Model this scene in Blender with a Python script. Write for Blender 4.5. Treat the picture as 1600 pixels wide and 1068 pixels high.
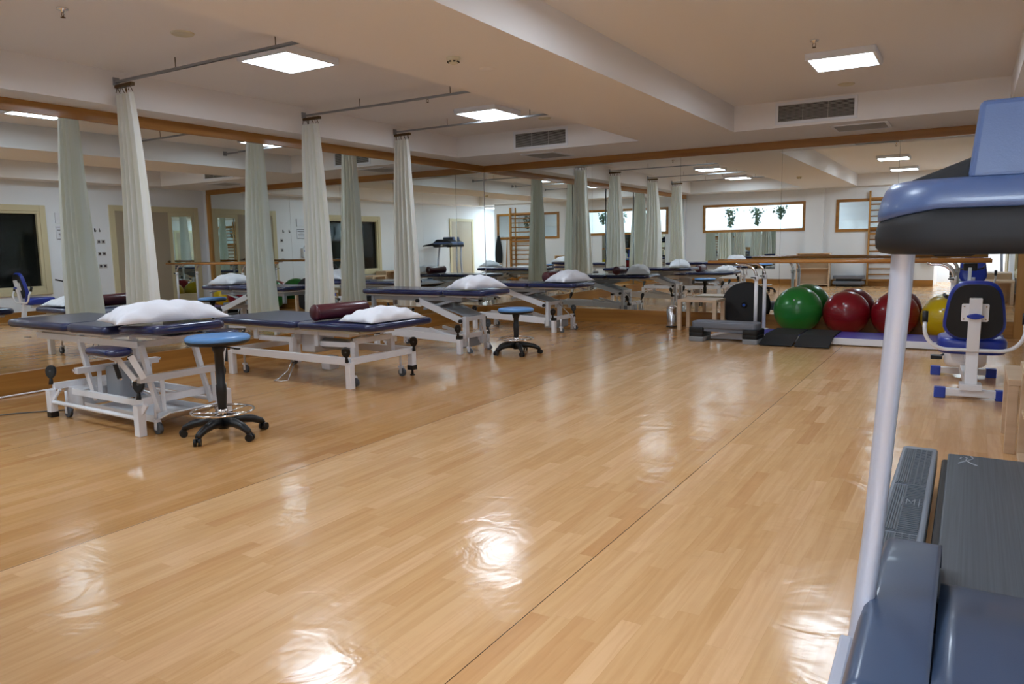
import bpy, bmesh, math, random
from mathutils import Vector, Matrix
random.seed(7)
PI = math.pi
C = bpy.context.scene.collection
SC = bpy.context.scene
for o in list(bpy.data.objects):
    bpy.data.objects.remove(o)

# ------------------------------------------------------------------ camera, world, exposure
cam = bpy.data.objects.new('camera', bpy.data.cameras.new('camera'))
C.objects.link(cam); SC.camera = cam
cam.data.sensor_width = 36.0; cam.data.lens = 26.277; cam.data.clip_start = 0.02; cam.data.clip_end = 200
_r = Vector((0.8538162, 0.5202559, -0.0182121)); _u = Vector((-0.0517133, 0.1195769, 0.9914772)); _f = Vector((-0.5179996, 0.8455975, -0.1290008))
cam.matrix_world = Matrix(((_r.x, _u.x, -_f.x, 7.19886), (_r.y, _u.y, -_f.y, -10.92689), (_r.z, _u.z, -_f.z, 1.25), (0, 0, 0, 1)))
W = bpy.data.worlds.new('world'); SC.world = W; W.use_nodes = True
W.node_tree.nodes['Background'].inputs[0].default_value = (.8, .9, 1, 1)
W.node_tree.nodes['Background'].inputs[1].default_value = 0.3
SC.view_settings.view_transform = 'Standard'; SC.view_settings.look = 'None'
SC.view_settings.exposure = 1.40; SC.view_settings.gamma = 1.0; SC.view_settings.use_curve_mapping = False
SC.cycles.max_bounces = 12; SC.cycles.diffuse_bounces = 5; SC.cycles.glossy_bounces = 8
SC.cycles.caustics_reflective = True; SC.cycles.sample_clamp_indirect = 2.0
LAMP = 13.0          # emission of the LED diffusers
LAMP_COL = (0.74, 0.865, 1.0, 1)

# ------------------------------------------------------------------ materials
def srgb(r, g, b):
    f = lambda c: (c / 255) / 12.92 if c <= 10 else (((c / 255) + .055) / 1.055) ** 2.4
    return (f(r), f(g), f(b), 1)
def mat(name, col, rough=.5, metal=0.0, coat=0.0, spec=.5, emit=None, noise=0.0, nscale=20, bump=0.0, bscale=60, sheen=0):
    m = bpy.data.materials.new(name); m.use_nodes = True
    nt = m.node_tree; b = nt.nodes['Principled BSDF']
    b.inputs['Base Color'].default_value = col; b.inputs['Roughness'].default_value = rough
    b.inputs['Metallic'].default_value = metal; b.inputs['Coat Weight'].default_value = coat
    b.inputs['Coat Roughness'].default_value = .08; b.inputs['Specular IOR Level'].default_value = spec
    tc = nt.nodes.new('ShaderNodeTexCoord')
    if noise:
        n = nt.nodes.new('ShaderNodeTexNoise'); n.inputs['Scale'].default_value = nscale; n.inputs['Detail'].default_value = 4
        nt.links.new(tc.outputs['Object'], n.inputs['Vector'])
        mx = nt.nodes.new('ShaderNodeMixRGB'); mx.blend_type = 'MULTIPLY'; mx.inputs[1].default_value = col; mx.inputs[0].default_value = 1
        rp = nt.nodes.new('ShaderNodeValToRGB'); rp.color_ramp.elements[0].color = (1 - noise, 1 - noise, 1 - noise, 1); rp.color_ramp.elements[0].position = .3
        rp.color_ramp.elements[1].position = .7
        nt.links.new(n.outputs['Fac'], rp.inputs[0]); nt.links.new(rp.outputs[0], mx.inputs[2]); nt.links.new(mx.outputs[0], b.inputs['Base Color'])
    if bump:
        n2 = nt.nodes.new('ShaderNodeTexNoise'); n2.inputs['Scale'].default_value = bscale; n2.inputs['Detail'].default_value = 3
        nt.links.new(tc.outputs['Object'], n2.inputs['Vector'])
        bp = nt.nodes.new('ShaderNodeBump'); bp.inputs['Strength'].default_value = bump; bp.inputs['Distance'].default_value = .01
        nt.links.new(n2.outputs['Fac'], bp.inputs['Height']); nt.links.new(bp.outputs[0], b.inputs['Normal'])
    if emit:
        b.inputs['Emission Color'].default_value = LAMP_COL; b.inputs['Emission Strength'].default_value = emit
    return m
def wood(name, c1, c2, axis='X', scale=3.0, rough=.35, coat=.2):
    m = bpy.data.materials.new(name); m.use_nodes = True; nt = m.node_tree; b = nt.nodes['Principled BSDF']
    tc = nt.nodes.new('ShaderNodeTexCoord'); mp = nt.nodes.new('ShaderNodeMapping')
    s = [scale * 12] * 3; s['XYZ'.index(axis)] = scale * .6; mp.inputs['Scale'].default_value = s
    n = nt.nodes.new('ShaderNodeTexNoise'); n.inputs['Scale'].default_value = 1; n.inputs['Detail'].default_value = 5; n.inputs['Distortion'].default_value = .6
    rp = nt.nodes.new('ShaderNodeValToRGB'); rp.color_ramp.elements[0].color = c2; rp.color_ramp.elements[1].color = c1
    rp.color_ramp.elements[0].position = .3; rp.color_ramp.elements[1].position = .68
    nt.links.new(tc.outputs['Object'], mp.inputs[0]); nt.links.new(mp.outputs[0], n.inputs['Vector'])
    nt.links.new(n.outputs['Fac'], rp.inputs[0]); nt.links.new(rp.outputs[0], b.inputs['Base Color'])
    b.inputs['Roughness'].default_value = rough; b.inputs['Coat Weight'].default_value = coat; b.inputs['Coat Roughness'].default_value = .15
    return m
def floor_mat():
    m = bpy.data.materials.new('maple strip vinyl'); m.use_nodes = True; nt = m.node_tree; b = nt.nodes['Principled BSDF']; L = nt.links.new
    N = nt.nodes.new
    tc = N('ShaderNodeTexCoord'); sp = N('ShaderNodeSeparateXYZ'); L(tc.outputs['Object'], sp.inputs[0])
    def math_(op, a, bv=None):
        n = N('ShaderNodeMath'); n.operation = op
        for i, v in enumerate((a, bv)):
            if v is None: continue
            if isinstance(v, (int, float)): n.inputs[i].default_value = v
            else: L(v, n.inputs[i])
        return n.outputs[0]
    PW, PL = .072, .62
    row = math_('FLOOR', math_('DIVIDE', sp.outputs['X'], PW))
    wn = N('ShaderNodeTexWhiteNoise'); wn.noise_dimensions = '1D'; L(row, wn.inputs['W'])
    yy = math_('ADD', math_('DIVIDE', sp.outputs['Y'], PL), math_('MULTIPLY', wn.outputs['Value'], 7.3))
    col = math_('FLOOR', yy)
    cb = N('ShaderNodeCombineXYZ'); L(row, cb.inputs[0]); L(col, cb.inputs[1])
    w2 = N('ShaderNodeTexWhiteNoise'); w2.noise_dimensions = '2D'; L(cb.outputs[0], w2.inputs['Vector'])
    rp = N('ShaderNodeValToRGB'); cr = rp.color_ramp; cr.interpolation = 'LINEAR'
    cr.elements[0].color = srgb(206, 156, 106); cr.elements[0].position = 0
    cr.elements[1].color = srgb(226, 182, 136); cr.elements[1].position = 1
    e = cr.elements.new(.15); e.color = srgb(213, 167, 116)
    e = cr.elements.new(.6); e.color = srgb(218, 174, 124)
    L(w2.outputs['Value'], rp.inputs[0])
    # grain
    mp = N('ShaderNodeMapping'); mp.inputs['Scale'].default_value = (38, 2.2, 1); L(tc.outputs['Object'], mp.inputs[0])
    ofs = N('ShaderNodeVectorMath'); ofs.operation = 'ADD'; L(mp.outputs[0], ofs.inputs[0]); L(w2.outputs['Color'], ofs.inputs[1])
    gn = N('ShaderNodeTexNoise'); gn.inputs['Scale'].default_value = 1; gn.inputs['Detail'].default_value = 6; gn.inputs['Distortion'].default_value = .8
    L(ofs.outputs[0], gn.inputs['Vector'])
    gr = N('ShaderNodeValToRGB'); gr.color_ramp.elements[0].position = .3; gr.color_ramp.elements[0].color = (.89, .84, .78, 1)
    gr.color_ramp.elements[1].position = .62; gr.color_ramp.elements[1].color = (1, 1, 1, 1); L(gn.outputs['Fac'], gr.inputs[0])
    mx = N('ShaderNodeMixRGB'); mx.blend_type = 'MULTIPLY'; mx.inputs[0].default_value = 1; L(rp.outputs[0], mx.inputs[1]); L(gr.outputs[0], mx.inputs[2])
    # strip edges and roll seams
    fx = math_('FRACT', math_('DIVIDE', sp.outputs['X'], PW)); fy = math_('FRACT', yy)
    ex = math_('LESS_THAN', fx, .025); ey = math_('LESS_THAN', fy, .004)
    edge = math_('MULTIPLY', math_('MAXIMUM', ex, ey), .09)
    mx2 = N('ShaderNodeMixRGB'); L(edge, mx2.inputs[0]); L(mx.outputs[0], mx2.inputs[1]); mx2.inputs[2].default_value = srgb(150, 95, 48)
    seam = math_('LESS_THAN', math_('ABSOLUTE', math_('SUBTRACT', math_('FRACT', math_('DIVIDE', math_('ADD', sp.outputs['X'], .055), 2.0)), .0125)), .0009)
    mx3 = N('ShaderNodeMixRGB'); L(seam, mx3.inputs[0]); L(mx2.outputs[0], mx3.inputs[1]); mx3.inputs[2].default_value = srgb(60, 40, 25)
    old = math_('LESS_THAN', sp.outputs['X'], 3.97)
    mx4 = N('ShaderNodeMixRGB'); mx4.blend_type = 'MULTIPLY'; L(math_('MULTIPLY', old, 1.0), mx4.inputs[0]); L(mx3.outputs[0], mx4.inputs[1]); mx4.inputs[2].default_value = (.80, .71, .57, 1)
    L(mx4.outputs[0], b.inputs['Base Color'])
    # worn varnish with soft waves
    n2 = N('ShaderNodeTexNoise'); n2.inputs['Scale'].default_value = 2.6; n2.inputs['Detail'].default_value = 3; L(tc.outputs['Object'], n2.inputs['Vector'])
    mr = N('ShaderNodeMapRange'); mr.inputs[3].default_value = .11; mr.inputs[4].default_value = .21; L(n2.outputs['Fac'], mr.inputs[0]); L(mr.outputs[0], b.inputs['Roughness'])
    n3 = N('ShaderNodeTexNoise'); n3.inputs['Scale'].default_value = 4.0; n3.inputs['Detail'].default_value = 3; n3.inputs['Distortion'].default_value = 1.2; L(tc.outputs['Object'], n3.inputs['Vector'])
    bp = N('ShaderNodeBump'); bp.inputs['Strength'].default_value = .42; bp.inputs['Distance'].default_value = .009; L(n3.outputs['Fac'], bp.inputs['Height']); L(bp.outputs[0], b.inputs['Normal'])
    b.inputs['Specular IOR Level'].default_value = .30
    return m
def mirror_mat(name, col, rough=0.0):
    m = bpy.data.materials.new(name); m.use_nodes = True; b = m.node_tree.nodes['Principled BSDF']
    b.inputs['Base Color'].default_value = col; b.inputs['Metallic'].default_value = 1; b.inputs['Roughness'].default_value = rough
    return m
def glass_mat(name, tint=(1, 1, 1, 1), refl=.08):
    m = bpy.data.materials.new(name); m.use_nodes = True; nt = m.node_tree; nt.nodes.clear()
    o = nt.nodes.new('ShaderNodeOutputMaterial'); t = nt.nodes.new('ShaderNodeBsdfTransparent'); g = nt.nodes.new('ShaderNodeBsdfGlossy')
    t.inputs[0].default_value = tint; g.inputs['Roughness'].default_value = .02
    x = nt.nodes.new('ShaderNodeMixShader'); x.inputs[0].default_value = refl
    nt.links.new(t.outputs[0], x.inputs[1]); nt.links.new(g.outputs[0], x.inputs[2]); nt.links.new(x.outputs[0], o.inputs[0])
    return m
M = dict(
    floor=floor_mat(),
    wall=mat('white wall paint', srgb(234, 236, 240), .7, bump=.05, bscale=90),
    ceil=mat('white ceiling paint', srgb(234, 230, 228), .85, bump=.03, bscale=40),
    rail=wood('orange beech rail', srgb(172, 120, 54), srgb(142, 92, 34), 'X', 1.0, .4, .15),
    raily=wood('orange beech rail lengthwise', srgb(172, 120, 54), srgb(142, 92, 34), 'Y', 1.0, .4, .15),
    railz=wood('orange beech upright', srgb(192, 140, 70), srgb(162, 110, 48), 'Z', 1.0, .4, .15),
    bar=wood('varnished beech bar', srgb(206, 146, 78), srgb(176, 112, 50), 'X', 1.5, .25, .6),
    beech=wood('pale beech', srgb(222, 196, 166), srgb(206, 176, 142), 'X', 1.2, .45, .1),
    mirror=mirror_mat('silvered mirror glass', (.85, .90, .885, 1)),
    darkmirror=mirror_mat('door mirror glass', (.62, .70, .68, 1)),
    edge=mat('dark mirror edge', srgb(28, 44, 44), .2),
    cream=mat('cream door casing', srgb(208, 196, 160), .5),
    leaf=mat('beige door leaf', srgb(172, 158, 136), .5),
    darkpane=mat('unlit window glass', srgb(22, 24, 22), .05, spec=.5),  # darkness of the unlit room behind is put into the pane colour
    glass=glass_mat('clear glass', (.95, .98, .97, 1), .07),
    lamp=mat('lit diffuser', (1, 1, 1, 1), .5, emit=LAMP),
    lampw=mat('added corridor light diffuser', (1, 1, 1, 1), .5, emit=16),
    lampa=mat('lit alcove diffuser', (1, 1, 1, 1), .5, emit=16),
    lampbody=mat('white lamp body', srgb(228, 230, 236), .4),
    white=mat('white powder coat', srgb(240, 240, 244), .32, coat=.2),
    offwhite=mat('off white powder coat', srgb(222, 222, 226), .35, coat=.15),
    greymetal=mat('grey enamel', srgb(150, 155, 162), .35, coat=.1),
    navy=mat('navy vinyl', srgb(22, 32, 80), .27, coat=.3, bump=.03, bscale=160),
    navytop=mat('navy vinyl top', srgb(26, 36, 78), .3, coat=.25, bump=.03, bscale=160),
    maroon=mat('maroon vinyl', srgb(78, 24, 34), .34, coat=.2, bump=.1, bscale=60),
    linen=mat('white cotton pillowcase', srgb(236, 236, 242), .85, bump=.25, bscale=18),
    skyblue=mat('sky blue vinyl', srgb(96, 152, 214), .35, coat=.1),
    black=mat('black plastic', srgb(18, 18, 20), .4),
    blackmatt=mat('black rubber', srgb(26, 27, 30), .65),
    rubber=mat('grey castor rubber', srgb(80, 84, 90), .5),
    chrome=mirror_mat('chrome', (.85, .85, .87, 1), .08),
    steel=mirror_mat('brushed steel', (.72, .73, .76, 1), .2),
    curtain=mat('cream curtain cloth', srgb(240, 240, 230), .8, noise=.05, nscale=9, bump=.1, bscale=120),
    bronze=mat('bronze curtain hooks', srgb(92, 68, 36), .4, metal=.5),
    track=mat('grey aluminium track', srgb(150, 152, 156), .3, metal=.7),
    balldkgreen=mat('green ball vinyl', srgb(34, 130, 50), .28, coat=.25),
    ballred=mat('red ball vinyl', srgb(140, 14, 30), .28, coat=.25),
    ballyellow=mat('yellow ball vinyl', srgb(225, 190, 12), .28, coat=.25),
    stepgrey=mat('grey step plastic', srgb(112, 116, 126), .5),
    steplight=mat('light grey riser plastic', srgb(140, 142, 146), .5),
    purple=mat('purple vinyl deck', srgb(70, 66, 170), .4),
    blue=mat('blue plastic', srgb(24, 60, 170), .35, coat=.2),
    bikeblue=mat('blue seat vinyl', srgb(26, 50, 150), .35, coat=.2),
    knob=mat('blue valve plug', srgb(40, 100, 220), .4),
    tmblue=mat('slate blue treadmill plastic', srgb(66, 84, 122), .36, coat=.15, bump=.04, bscale=300),
    tmhood=mat('dark slate treadmill hood', srgb(56, 72, 98), .36, coat=.15, bump=.04, bscale=300),
    tmblack=mat('dark treadmill underside', srgb(27, 26, 27), .6, spec=.3),
    tmsilver=mat('silver treadmill upright', srgb(188, 192, 206), .3, metal=.25, coat=.3),
    tmrail=mat('grey treadmill footrail', srgb(128, 136, 148), .4),
    tmtread=mat('dark ribbed footrail rubber', srgb(84, 92, 102), .5),
    vent=mat('grey grille slats', srgb(190, 188, 184), .5),
    ventdark=mat('dark duct', srgb(38, 38, 38), .8),
    cable=mat('grey cable', srgb(90, 88, 84), .5),
    ivy=mat('ivy leaves', srgb(60, 82, 60), .6),
    paper=mat('paper', srgb(228, 230, 236), .6),
    ink=mat('printed ink', srgb(60, 50, 56), .6),
    jacket=mat('black jacket cloth', srgb(20, 22, 26), .85),
    screen=mat('grey console screen', srgb(60, 66, 74), .2),
    logo=mat('pale print', srgb(170, 176, 184), .5),
    cream2=mat('cream detector plastic', srgb(214, 206, 180), .5),
)
def belt_mat():
    m = bpy.data.materials.new('ribbed running belt'); m.use_nodes = True; nt = m.node_tree; b = nt.nodes['Principled BSDF']
    tc = nt.nodes.new('ShaderNodeTexCoord'); mp = nt.nodes.new('ShaderNodeMapping'); mp.inputs['Scale'].default_value = (170, 1.5, 1)
    n = nt.nodes.new('ShaderNodeTexNoise'); n.inputs['Scale'].default_value = 1; n.inputs['Detail'].default_value = 3
    rp = nt.nodes.new('ShaderNodeValToRGB'); rp.color_ramp.elements[0].color = srgb(52, 58, 66); rp.color_ramp.elements[1].color = srgb(96, 104, 112)
    nt.links.new(tc.outputs['Object'], mp.inputs[0]); nt.links.new(mp.outputs[0], n.inputs['Vector']); nt.links.new(n.outputs['Fac'], rp.inputs[0]); nt.links.new(rp.outputs[0], b.inputs['Base Color'])
    b.inputs['Roughness'].default_value = .42
    return m
M['belt'] = belt_mat()
def cloth_mat():
    m = bpy.data.materials.new('cream curtain cloth, light passes through'); m.use_nodes = True; nt = m.node_tree; nt.nodes.clear(); L = nt.links.new
    o = nt.nodes.new('ShaderNodeOutputMaterial'); d = nt.nodes.new('ShaderNodeBsdfDiffuse'); t = nt.nodes.new('ShaderNodeBsdfTranslucent'); x = nt.nodes.new('ShaderNodeMixShader')
    tc = nt.nodes.new('ShaderNodeTexCoord'); mp = nt.nodes.new('ShaderNodeMapping'); mp.inputs['Scale'].default_value = (14, 14, .8); n = nt.nodes.new('ShaderNodeTexNoise'); n.inputs['Scale'].default_value = 1
    rp = nt.nodes.new('ShaderNodeValToRGB'); rp.color_ramp.elements[0].color = srgb(244, 243, 232); rp.color_ramp.elements[1].color = srgb(250, 250, 246); rp.color_ramp.elements[0].position = .35; rp.color_ramp.elements[1].position = .6
    L(tc.outputs['Object'], mp.inputs[0]); L(mp.outputs[0], n.inputs['Vector']); L(n.outputs['Fac'], rp.inputs[0]); L(rp.outputs[0], d.inputs[0]); L(rp.outputs[0], t.inputs[0])
    x.inputs[0].default_value = .36; L(d.outputs[0], x.inputs[1]); L(t.outputs[0], x.inputs[2]); L(x.outputs[0], o.inputs[0]); return m
M['curtain'] = cloth_mat()

# ------------------------------------------------------------------ mesh helpers
class MB:
    def __init__(s): s.bm = bmesh.new(); s.mats = []; s.cur = 0
    def use(s, m):
        if m not in s.mats: s.mats.append(m)
        s.cur = s.mats.index(m); return s
    def _add(s, vs, faces, smooth=False):
        v = [s.bm.verts.new(p) for p in vs]
        for f in faces:
            try:
                fc = s.bm.faces.new([v[i] for i in f]); fc.material_index = s.cur; fc.smooth = smooth
            except ValueError: pass
        return v
    def box(s, c, d, rot=None):
        hx, hy, hz = d[0] / 2, d[1] / 2, d[2] / 2
        vs = [Vector((x * hx, y * hy, z * hz)) for z in (-1, 1) for y in (-1, 1) for x in (-1, 1)]
        if rot is not None: vs = [rot @ v for v in vs]
        c = Vector(c); s._add([v + c for v in vs], [(0, 2, 3, 1), (4, 5, 7, 6), (0, 1, 5, 4), (2, 6, 7, 3), (0, 4, 6, 2), (1, 3, 7, 5)]); return s
    def b2(s, x0, x1, y0, y1, z0, z1):
        return s.box(((x0 + x1) / 2, (y0 + y1) / 2, (z0 + z1) / 2), (x1 - x0, y1 - y0, z1 - z0))
    def beam(s, p0, p1, w, h, up=(0, 0, 1)):
        p0, p1 = Vector(p0), Vector(p1); d = p1 - p0; L = d.length; x = d / L; y = Vector(up).cross(x)
        if y.length < 1e-4: y = Vector((0, 1, 0)).cross(x)
        y.normalize(); z = x.cross(y)
        R = Matrix((x, y, z)).transposed(); return s.box((p0 + p1) / 2, (L, w, h), R)
    def tube(s, pts, r, n=10, cap=True, rs=None):
        pts = [Vector(p) for p in pts]; rings = []; prev = None
        for i, p in enumerate(pts):
            a = pts[max(0, i - 1)]; b = pts[min(len(pts) - 1, i + 1)]; t = (b - a).normalized()
            if prev is None:
                q = Vector((0, 0, 1)) if abs(t.z) < .9 else Vector((1, 0, 0)); nrm = t.cross(q).normalized()
            else:
                nrm = (prev - t * prev.dot(t)).normalized()
            prev = nrm; bn = t.cross(nrm); rr = rs[i] if rs else r
            rings.append([p + (nrm * math.cos(2 * PI * k / n) + bn * math.sin(2 * PI * k / n)) * rr for k in range(n)])
        vs = [v for rg in rings for v in rg]; fs = []
        for i in range(len(pts) - 1):
            for k in range(n):
                fs.append((i * n + k, i * n + (k + 1) % n, (i + 1) * n + (k + 1) % n, (i + 1) * n + k))
        v = s._add(vs, fs, True)
        if cap:
            for rg in (v[:n][::-1], v[-n:]):
                try: f = s.bm.faces.new(rg); f.material_index = s.cur
                except ValueError: pass
        return s
    def ring(s, c, R, r, n=40, m=8, axis='Z'):
        c = Vector(c); vs = []; fs = []
        for i in range(n):
            a = 2 * PI * i / n
            for j in range(m):
                b = 2 * PI * j / m; q = Vector(((R + r * math.cos(b)) * math.cos(a), (R + r * math.cos(b)) * math.sin(a), r * math.sin(b)))
                if axis == 'Y': q = Vector((q.x, q.z, q.y))
                if axis == 'X': q = Vector((q.z, q.x, q.y))
                vs.append(c + q)
        for i in range(n):
            for j in range(m):
                fs.append((i * m + j, ((i + 1) % n) * m + j, ((i + 1) % n) * m + (j + 1) % m, i * m + (j + 1) % m))
        s._add(vs, fs, True); return s
    def lathe(s, prof, c=(0, 0, 0), n=32, M3=None, smooth=True):
        c = Vector(c); vs = []; fs = []; k = len(prof)
        for i in range(n):
            a = 2 * PI * i / n
            for r, z in prof:
                q = Vector((max(r, 1e-5) * math.cos(a), max(r, 1e-5) * math.sin(a), z))
                if M3 is not None: q = M3 @ q
                vs.append(c + q)
        for i in range(n):
            for j in range(k - 1):
                fs.append((i * k + j, ((i + 1) % n) * k + j, ((i + 1) % n) * k + j + 1, i * k + j + 1))
        s._add(vs, fs, smooth); return s
    def cyl(s, p0, p1, r, n=20): return s.tube([p0, p1], r, n)
    def slab(s, outline, z0, z1, er, Mx=None, steps=4):
        """closed outline (x,y) extruded with rounded edges"""
        n = len(outline); cx = sum(p[0] for p in outline) / n; cy = sum(p[1] for p in outline) / n
        sx = max(abs(p[0] - cx) for p in outline); sy = max(abs(p[1] - cy) for p in outline)
        prof = []
        for i in range(steps + 1):
            a = PI / 2 * i / steps; prof.append((er * (1 - math.sin(a)), z0 + er * (1 - math.cos(a))))
        for i in range(steps + 1):
            a = PI / 2 * i / steps; prof.append((er * (1 - math.cos(a)), z1 - er * (1 - math.sin(a))))
        vs = []
        for ins, z in prof:
            for x, y in outline:
                q = Vector((cx + (x - cx) * (1 - ins / sx), cy + (y - cy) * (1 - ins / sy), z))
                vs.append(Mx @ q if Mx is not None else q)
        fs = [(i * n + k, i * n + (k + 1) % n, (i + 1) * n + (k + 1) % n, (i + 1) * n + k) for i in range(len(prof) - 1) for k in range(n)]
        v = s._add(vs, fs, True)
        for rg in (v[:n][::-1], v[-n:]):
            try: f = s.bm.faces.new(rg); f.material_index = s.cur
            except ValueError: pass
        return s
    def grid(s, fn, nu, nv, closed_u=False, smooth=True):
        vs = [Vector(fn(i / (nu if closed_u else nu - 1), j / (nv - 1))) for j in range(nv) for i in range(nu)]; fs = []
        for j in range(nv - 1):
            for i in range(nu if closed_u else nu - 1):
                fs.append((j * nu + i, j * nu + (i + 1) % nu, (j + 1) * nu + (i + 1) % nu, (j + 1) * nu + i))
        s._add(vs, fs, smooth); return s
    def build(s, name, m=None, parent=None, bevel=0, seg=2, subsurf=0, solid=0, loc=None, rot=None):
        bmesh.ops.recalc_face_normals(s.bm, faces=s.bm.faces[:])
        me = bpy.data.meshes.new(name); s.bm.to_mesh(me); s.bm.free()
        if s.mats:
            for k in s.mats: me.materials.append(k)
        else: me.materials.append(m)
        o = bpy.data.objects.new(name, me); C.objects.link(o)
        if parent is not None: o.parent = parent
        if loc: o.location = loc
        if rot: o.rotation_euler = rot
        if solid:
            q = o.modifiers.new('solid', 'SOLIDIFY'); q.thickness = solid; q.offset = 0
        if subsurf:
            q = o.modifiers.new('sub', 'SUBSURF'); q.levels = subsurf; q.render_levels = subsurf
        if bevel:
            q = o.modifiers.new('bevel', 'BEVEL'); q.width = bevel; q.segments = seg; q.limit_method = 'ANGLE'; q.angle_limit = .6
        return o
def tag(o, label, cat, group=None, kind=None):
    if label: o['label'] = label
    if cat: o['category'] = cat
    if group: o['group'] = group
    if kind: o['kind'] = kind
    return o
def thing(name, label, cat, loc=(0, 0, 0), rz=0, group=None):
    o = bpy.data.objects.new(name, None); C.objects.link(o); o.location = loc; o.rotation_euler = (0, 0, rz); o.empty_display_size = .1
    return tag(o, label, cat, group)
def struct(o): o['kind'] = 'structure'; return o
def copy_tree(o, parent=None):
    c = o.copy(); C.objects.link(c); c.parent = parent
    for ch in [x for x in bpy.data.objects if x.parent == o]: copy_tree(ch, c)
    return c
def rrect(x0, x1, y0, y1, r, n=5):
    pts = []
    for cx, cy, a0 in ((x1 - r, y1 - r, 0), (x0 + r, y1 - r, PI / 2), (x0 + r, y0 + r, PI), (x1 - r, y0 + r, 1.5 * PI)):
        for i in range(n + 1):
            a = a0 + PI / 2 * i / n; pts.append((cx + r * math.cos(a), cy + r * math.sin(a)))
    return pts

# ------------------------------------------------------------------ room shell
XR, YF, ZL, ZT = 7.95, -10.75, 2.59, 2.90     # right wall, front wall, low ceiling, tray ceiling
YA = -13.2                                    # back of the alcove the camera stands in
XA = 6.42                                     # end of the front wall
struct(MB().b2(-.2, XR + .2, YA - .2, .2, -.1, 0).build('floor', M['floor']))
struct(MB().b2(-.15, 0 - .012, YF - .1, .15, 0, 3.0).build('wall_left', M['wall']))
struct(MB().b2(-.15, XR + .15, .012, .16, 0, 3.0).build('wall_back', M['wall']))
WY0, WY1, WZ0, WZ1 = -6.15, -3.45, .58, 2.04   # window hole on the right wall
w = MB().b2(XR, XR + .15, YA, WY0, 0, 3.0).b2(XR, XR + .15, WY1, .15, 0, 3.0).b2(XR, XR + .15, WY0, WY1, 0, WZ0).b2(XR, XR + .15, WY0, WY1, WZ1, 3.0)
struct(w.build('wall_right', M['wall']))
# front wall with two high windows (behind the camera, seen in the mirrors)
F1 = (.58, 3.25, 1.56, 2.20); F2 = (4.16, 6.24, 1.50, 2.20)
def hole_wall(mb, x0, x1, y0, y1, z1, hx0, hx1, hz0, hz1):
    mb.b2(x0, hx0, y0, y1, 0, z1).b2(hx1, x1, y0, y1, 0, z1).b2(hx0, hx1, y0, y1, 0, hz0).b2(hx0, hx1, y0, y1, hz1, z1)
w = MB(); hole_wall(w, 0, 3.6, YF - .1, YF, 3.0, F1[0], F1[1], F1[2], F1[3]); hole_wall(w, 3.6, XA, YF - .1, YF, 3.0, F2[0], F2[1], F2[2], F2[3])
struct(w.build('wall_front', M['wall']))
struct(MB().b2(3.34, 3.80, YF, YF + .12, 0, ZL).build('wall_pilaster', M['wall']))
struct(MB().b2(XA - .1, XA, YA, YF - .1, 0, 3.0).build('wall_alcove', M['wall']))
struct(MB().b2(XA - .1, XR + .15, YA - .15, YA, 0, 3.0).build('wall_rear', M['wall']))
# lit corridor behind the high windows
c = MB().b2(-.15, XA - .1, YF - 1.2, YF - 1.1, 0, 3.0).b2(-.15, -.05, YF - 1.1, YF - .1, 0, 3.0)
struct(c.build('wall_corridor', M['wall']))
# ceiling: low slab with two raised trays
TL = (.38, 3.35, -9.95, -1.30); TR = (4.60, 7.47, -10.6, -1.30)
ce = MB()
x0, x1 = -.15, XR + .15
ce.b2(x0, x1, TL[3], .15, ZL, 3.05)
ce.b2(x0, TL[0], YA - .15, TL[3], ZL, 3.05)
ce.b2(TL[1], TR[0], YA - .15, TL[3], ZL, 3.05)
ce.b2(TR[1], x1, YA - .15, TL[3], ZL, 3.05)
ce.b2(TL[0], TL[1], YA - .15, TL[2], ZL, 3.05)
ce.b2(TR[0], TR[1], YA - .15, TR[2], ZL, 3.05)
ce.b2(TL[0], TL[1], TL[2], TL[3], ZT, 3.05)
ce.b2(TR[0], TR[1], TR[2], TR[3], ZT, 3.05)
struct(ce.build('ceiling', M['ceil']))
# wooden rails above the mirrors, wooden base below them
struct(MB().b2(-.012, .022, -10.7, 0, 2.481, ZL).build('trim_1', M['raily'], bevel=.003))
struct(MB().b2(0, 7.79, -.022, .012, 2.481, ZL).build('trim_2', M['rail'], bevel=.003))
struct(MB().b2(7.69, 7.79, -.03, .012, 0, 2.481).build('trim_3', M['railz'], bevel=.003))
struct(MB().b2(-.012, .022, -10.7, 0, 0, .206).build('baseboard_left', M['raily'], bevel=.003))
struct(MB().b2(.022, 7.69, -.022, .012, 0, .206).build('baseboard_back', M['rail'], bevel=.003))
struct(MB().b2(XR - .018, XR, YA, -2.25, 0, .17).build('baseboard_right', M['raily'], bevel=.003))
struct(MB().b2(0, 3.34, YF, YF + .018, 0, .17).b2(3.8, XA, YF, YF + .018, 0, .17).build('baseboard_front', M['rail'], bevel=.003))
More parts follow.
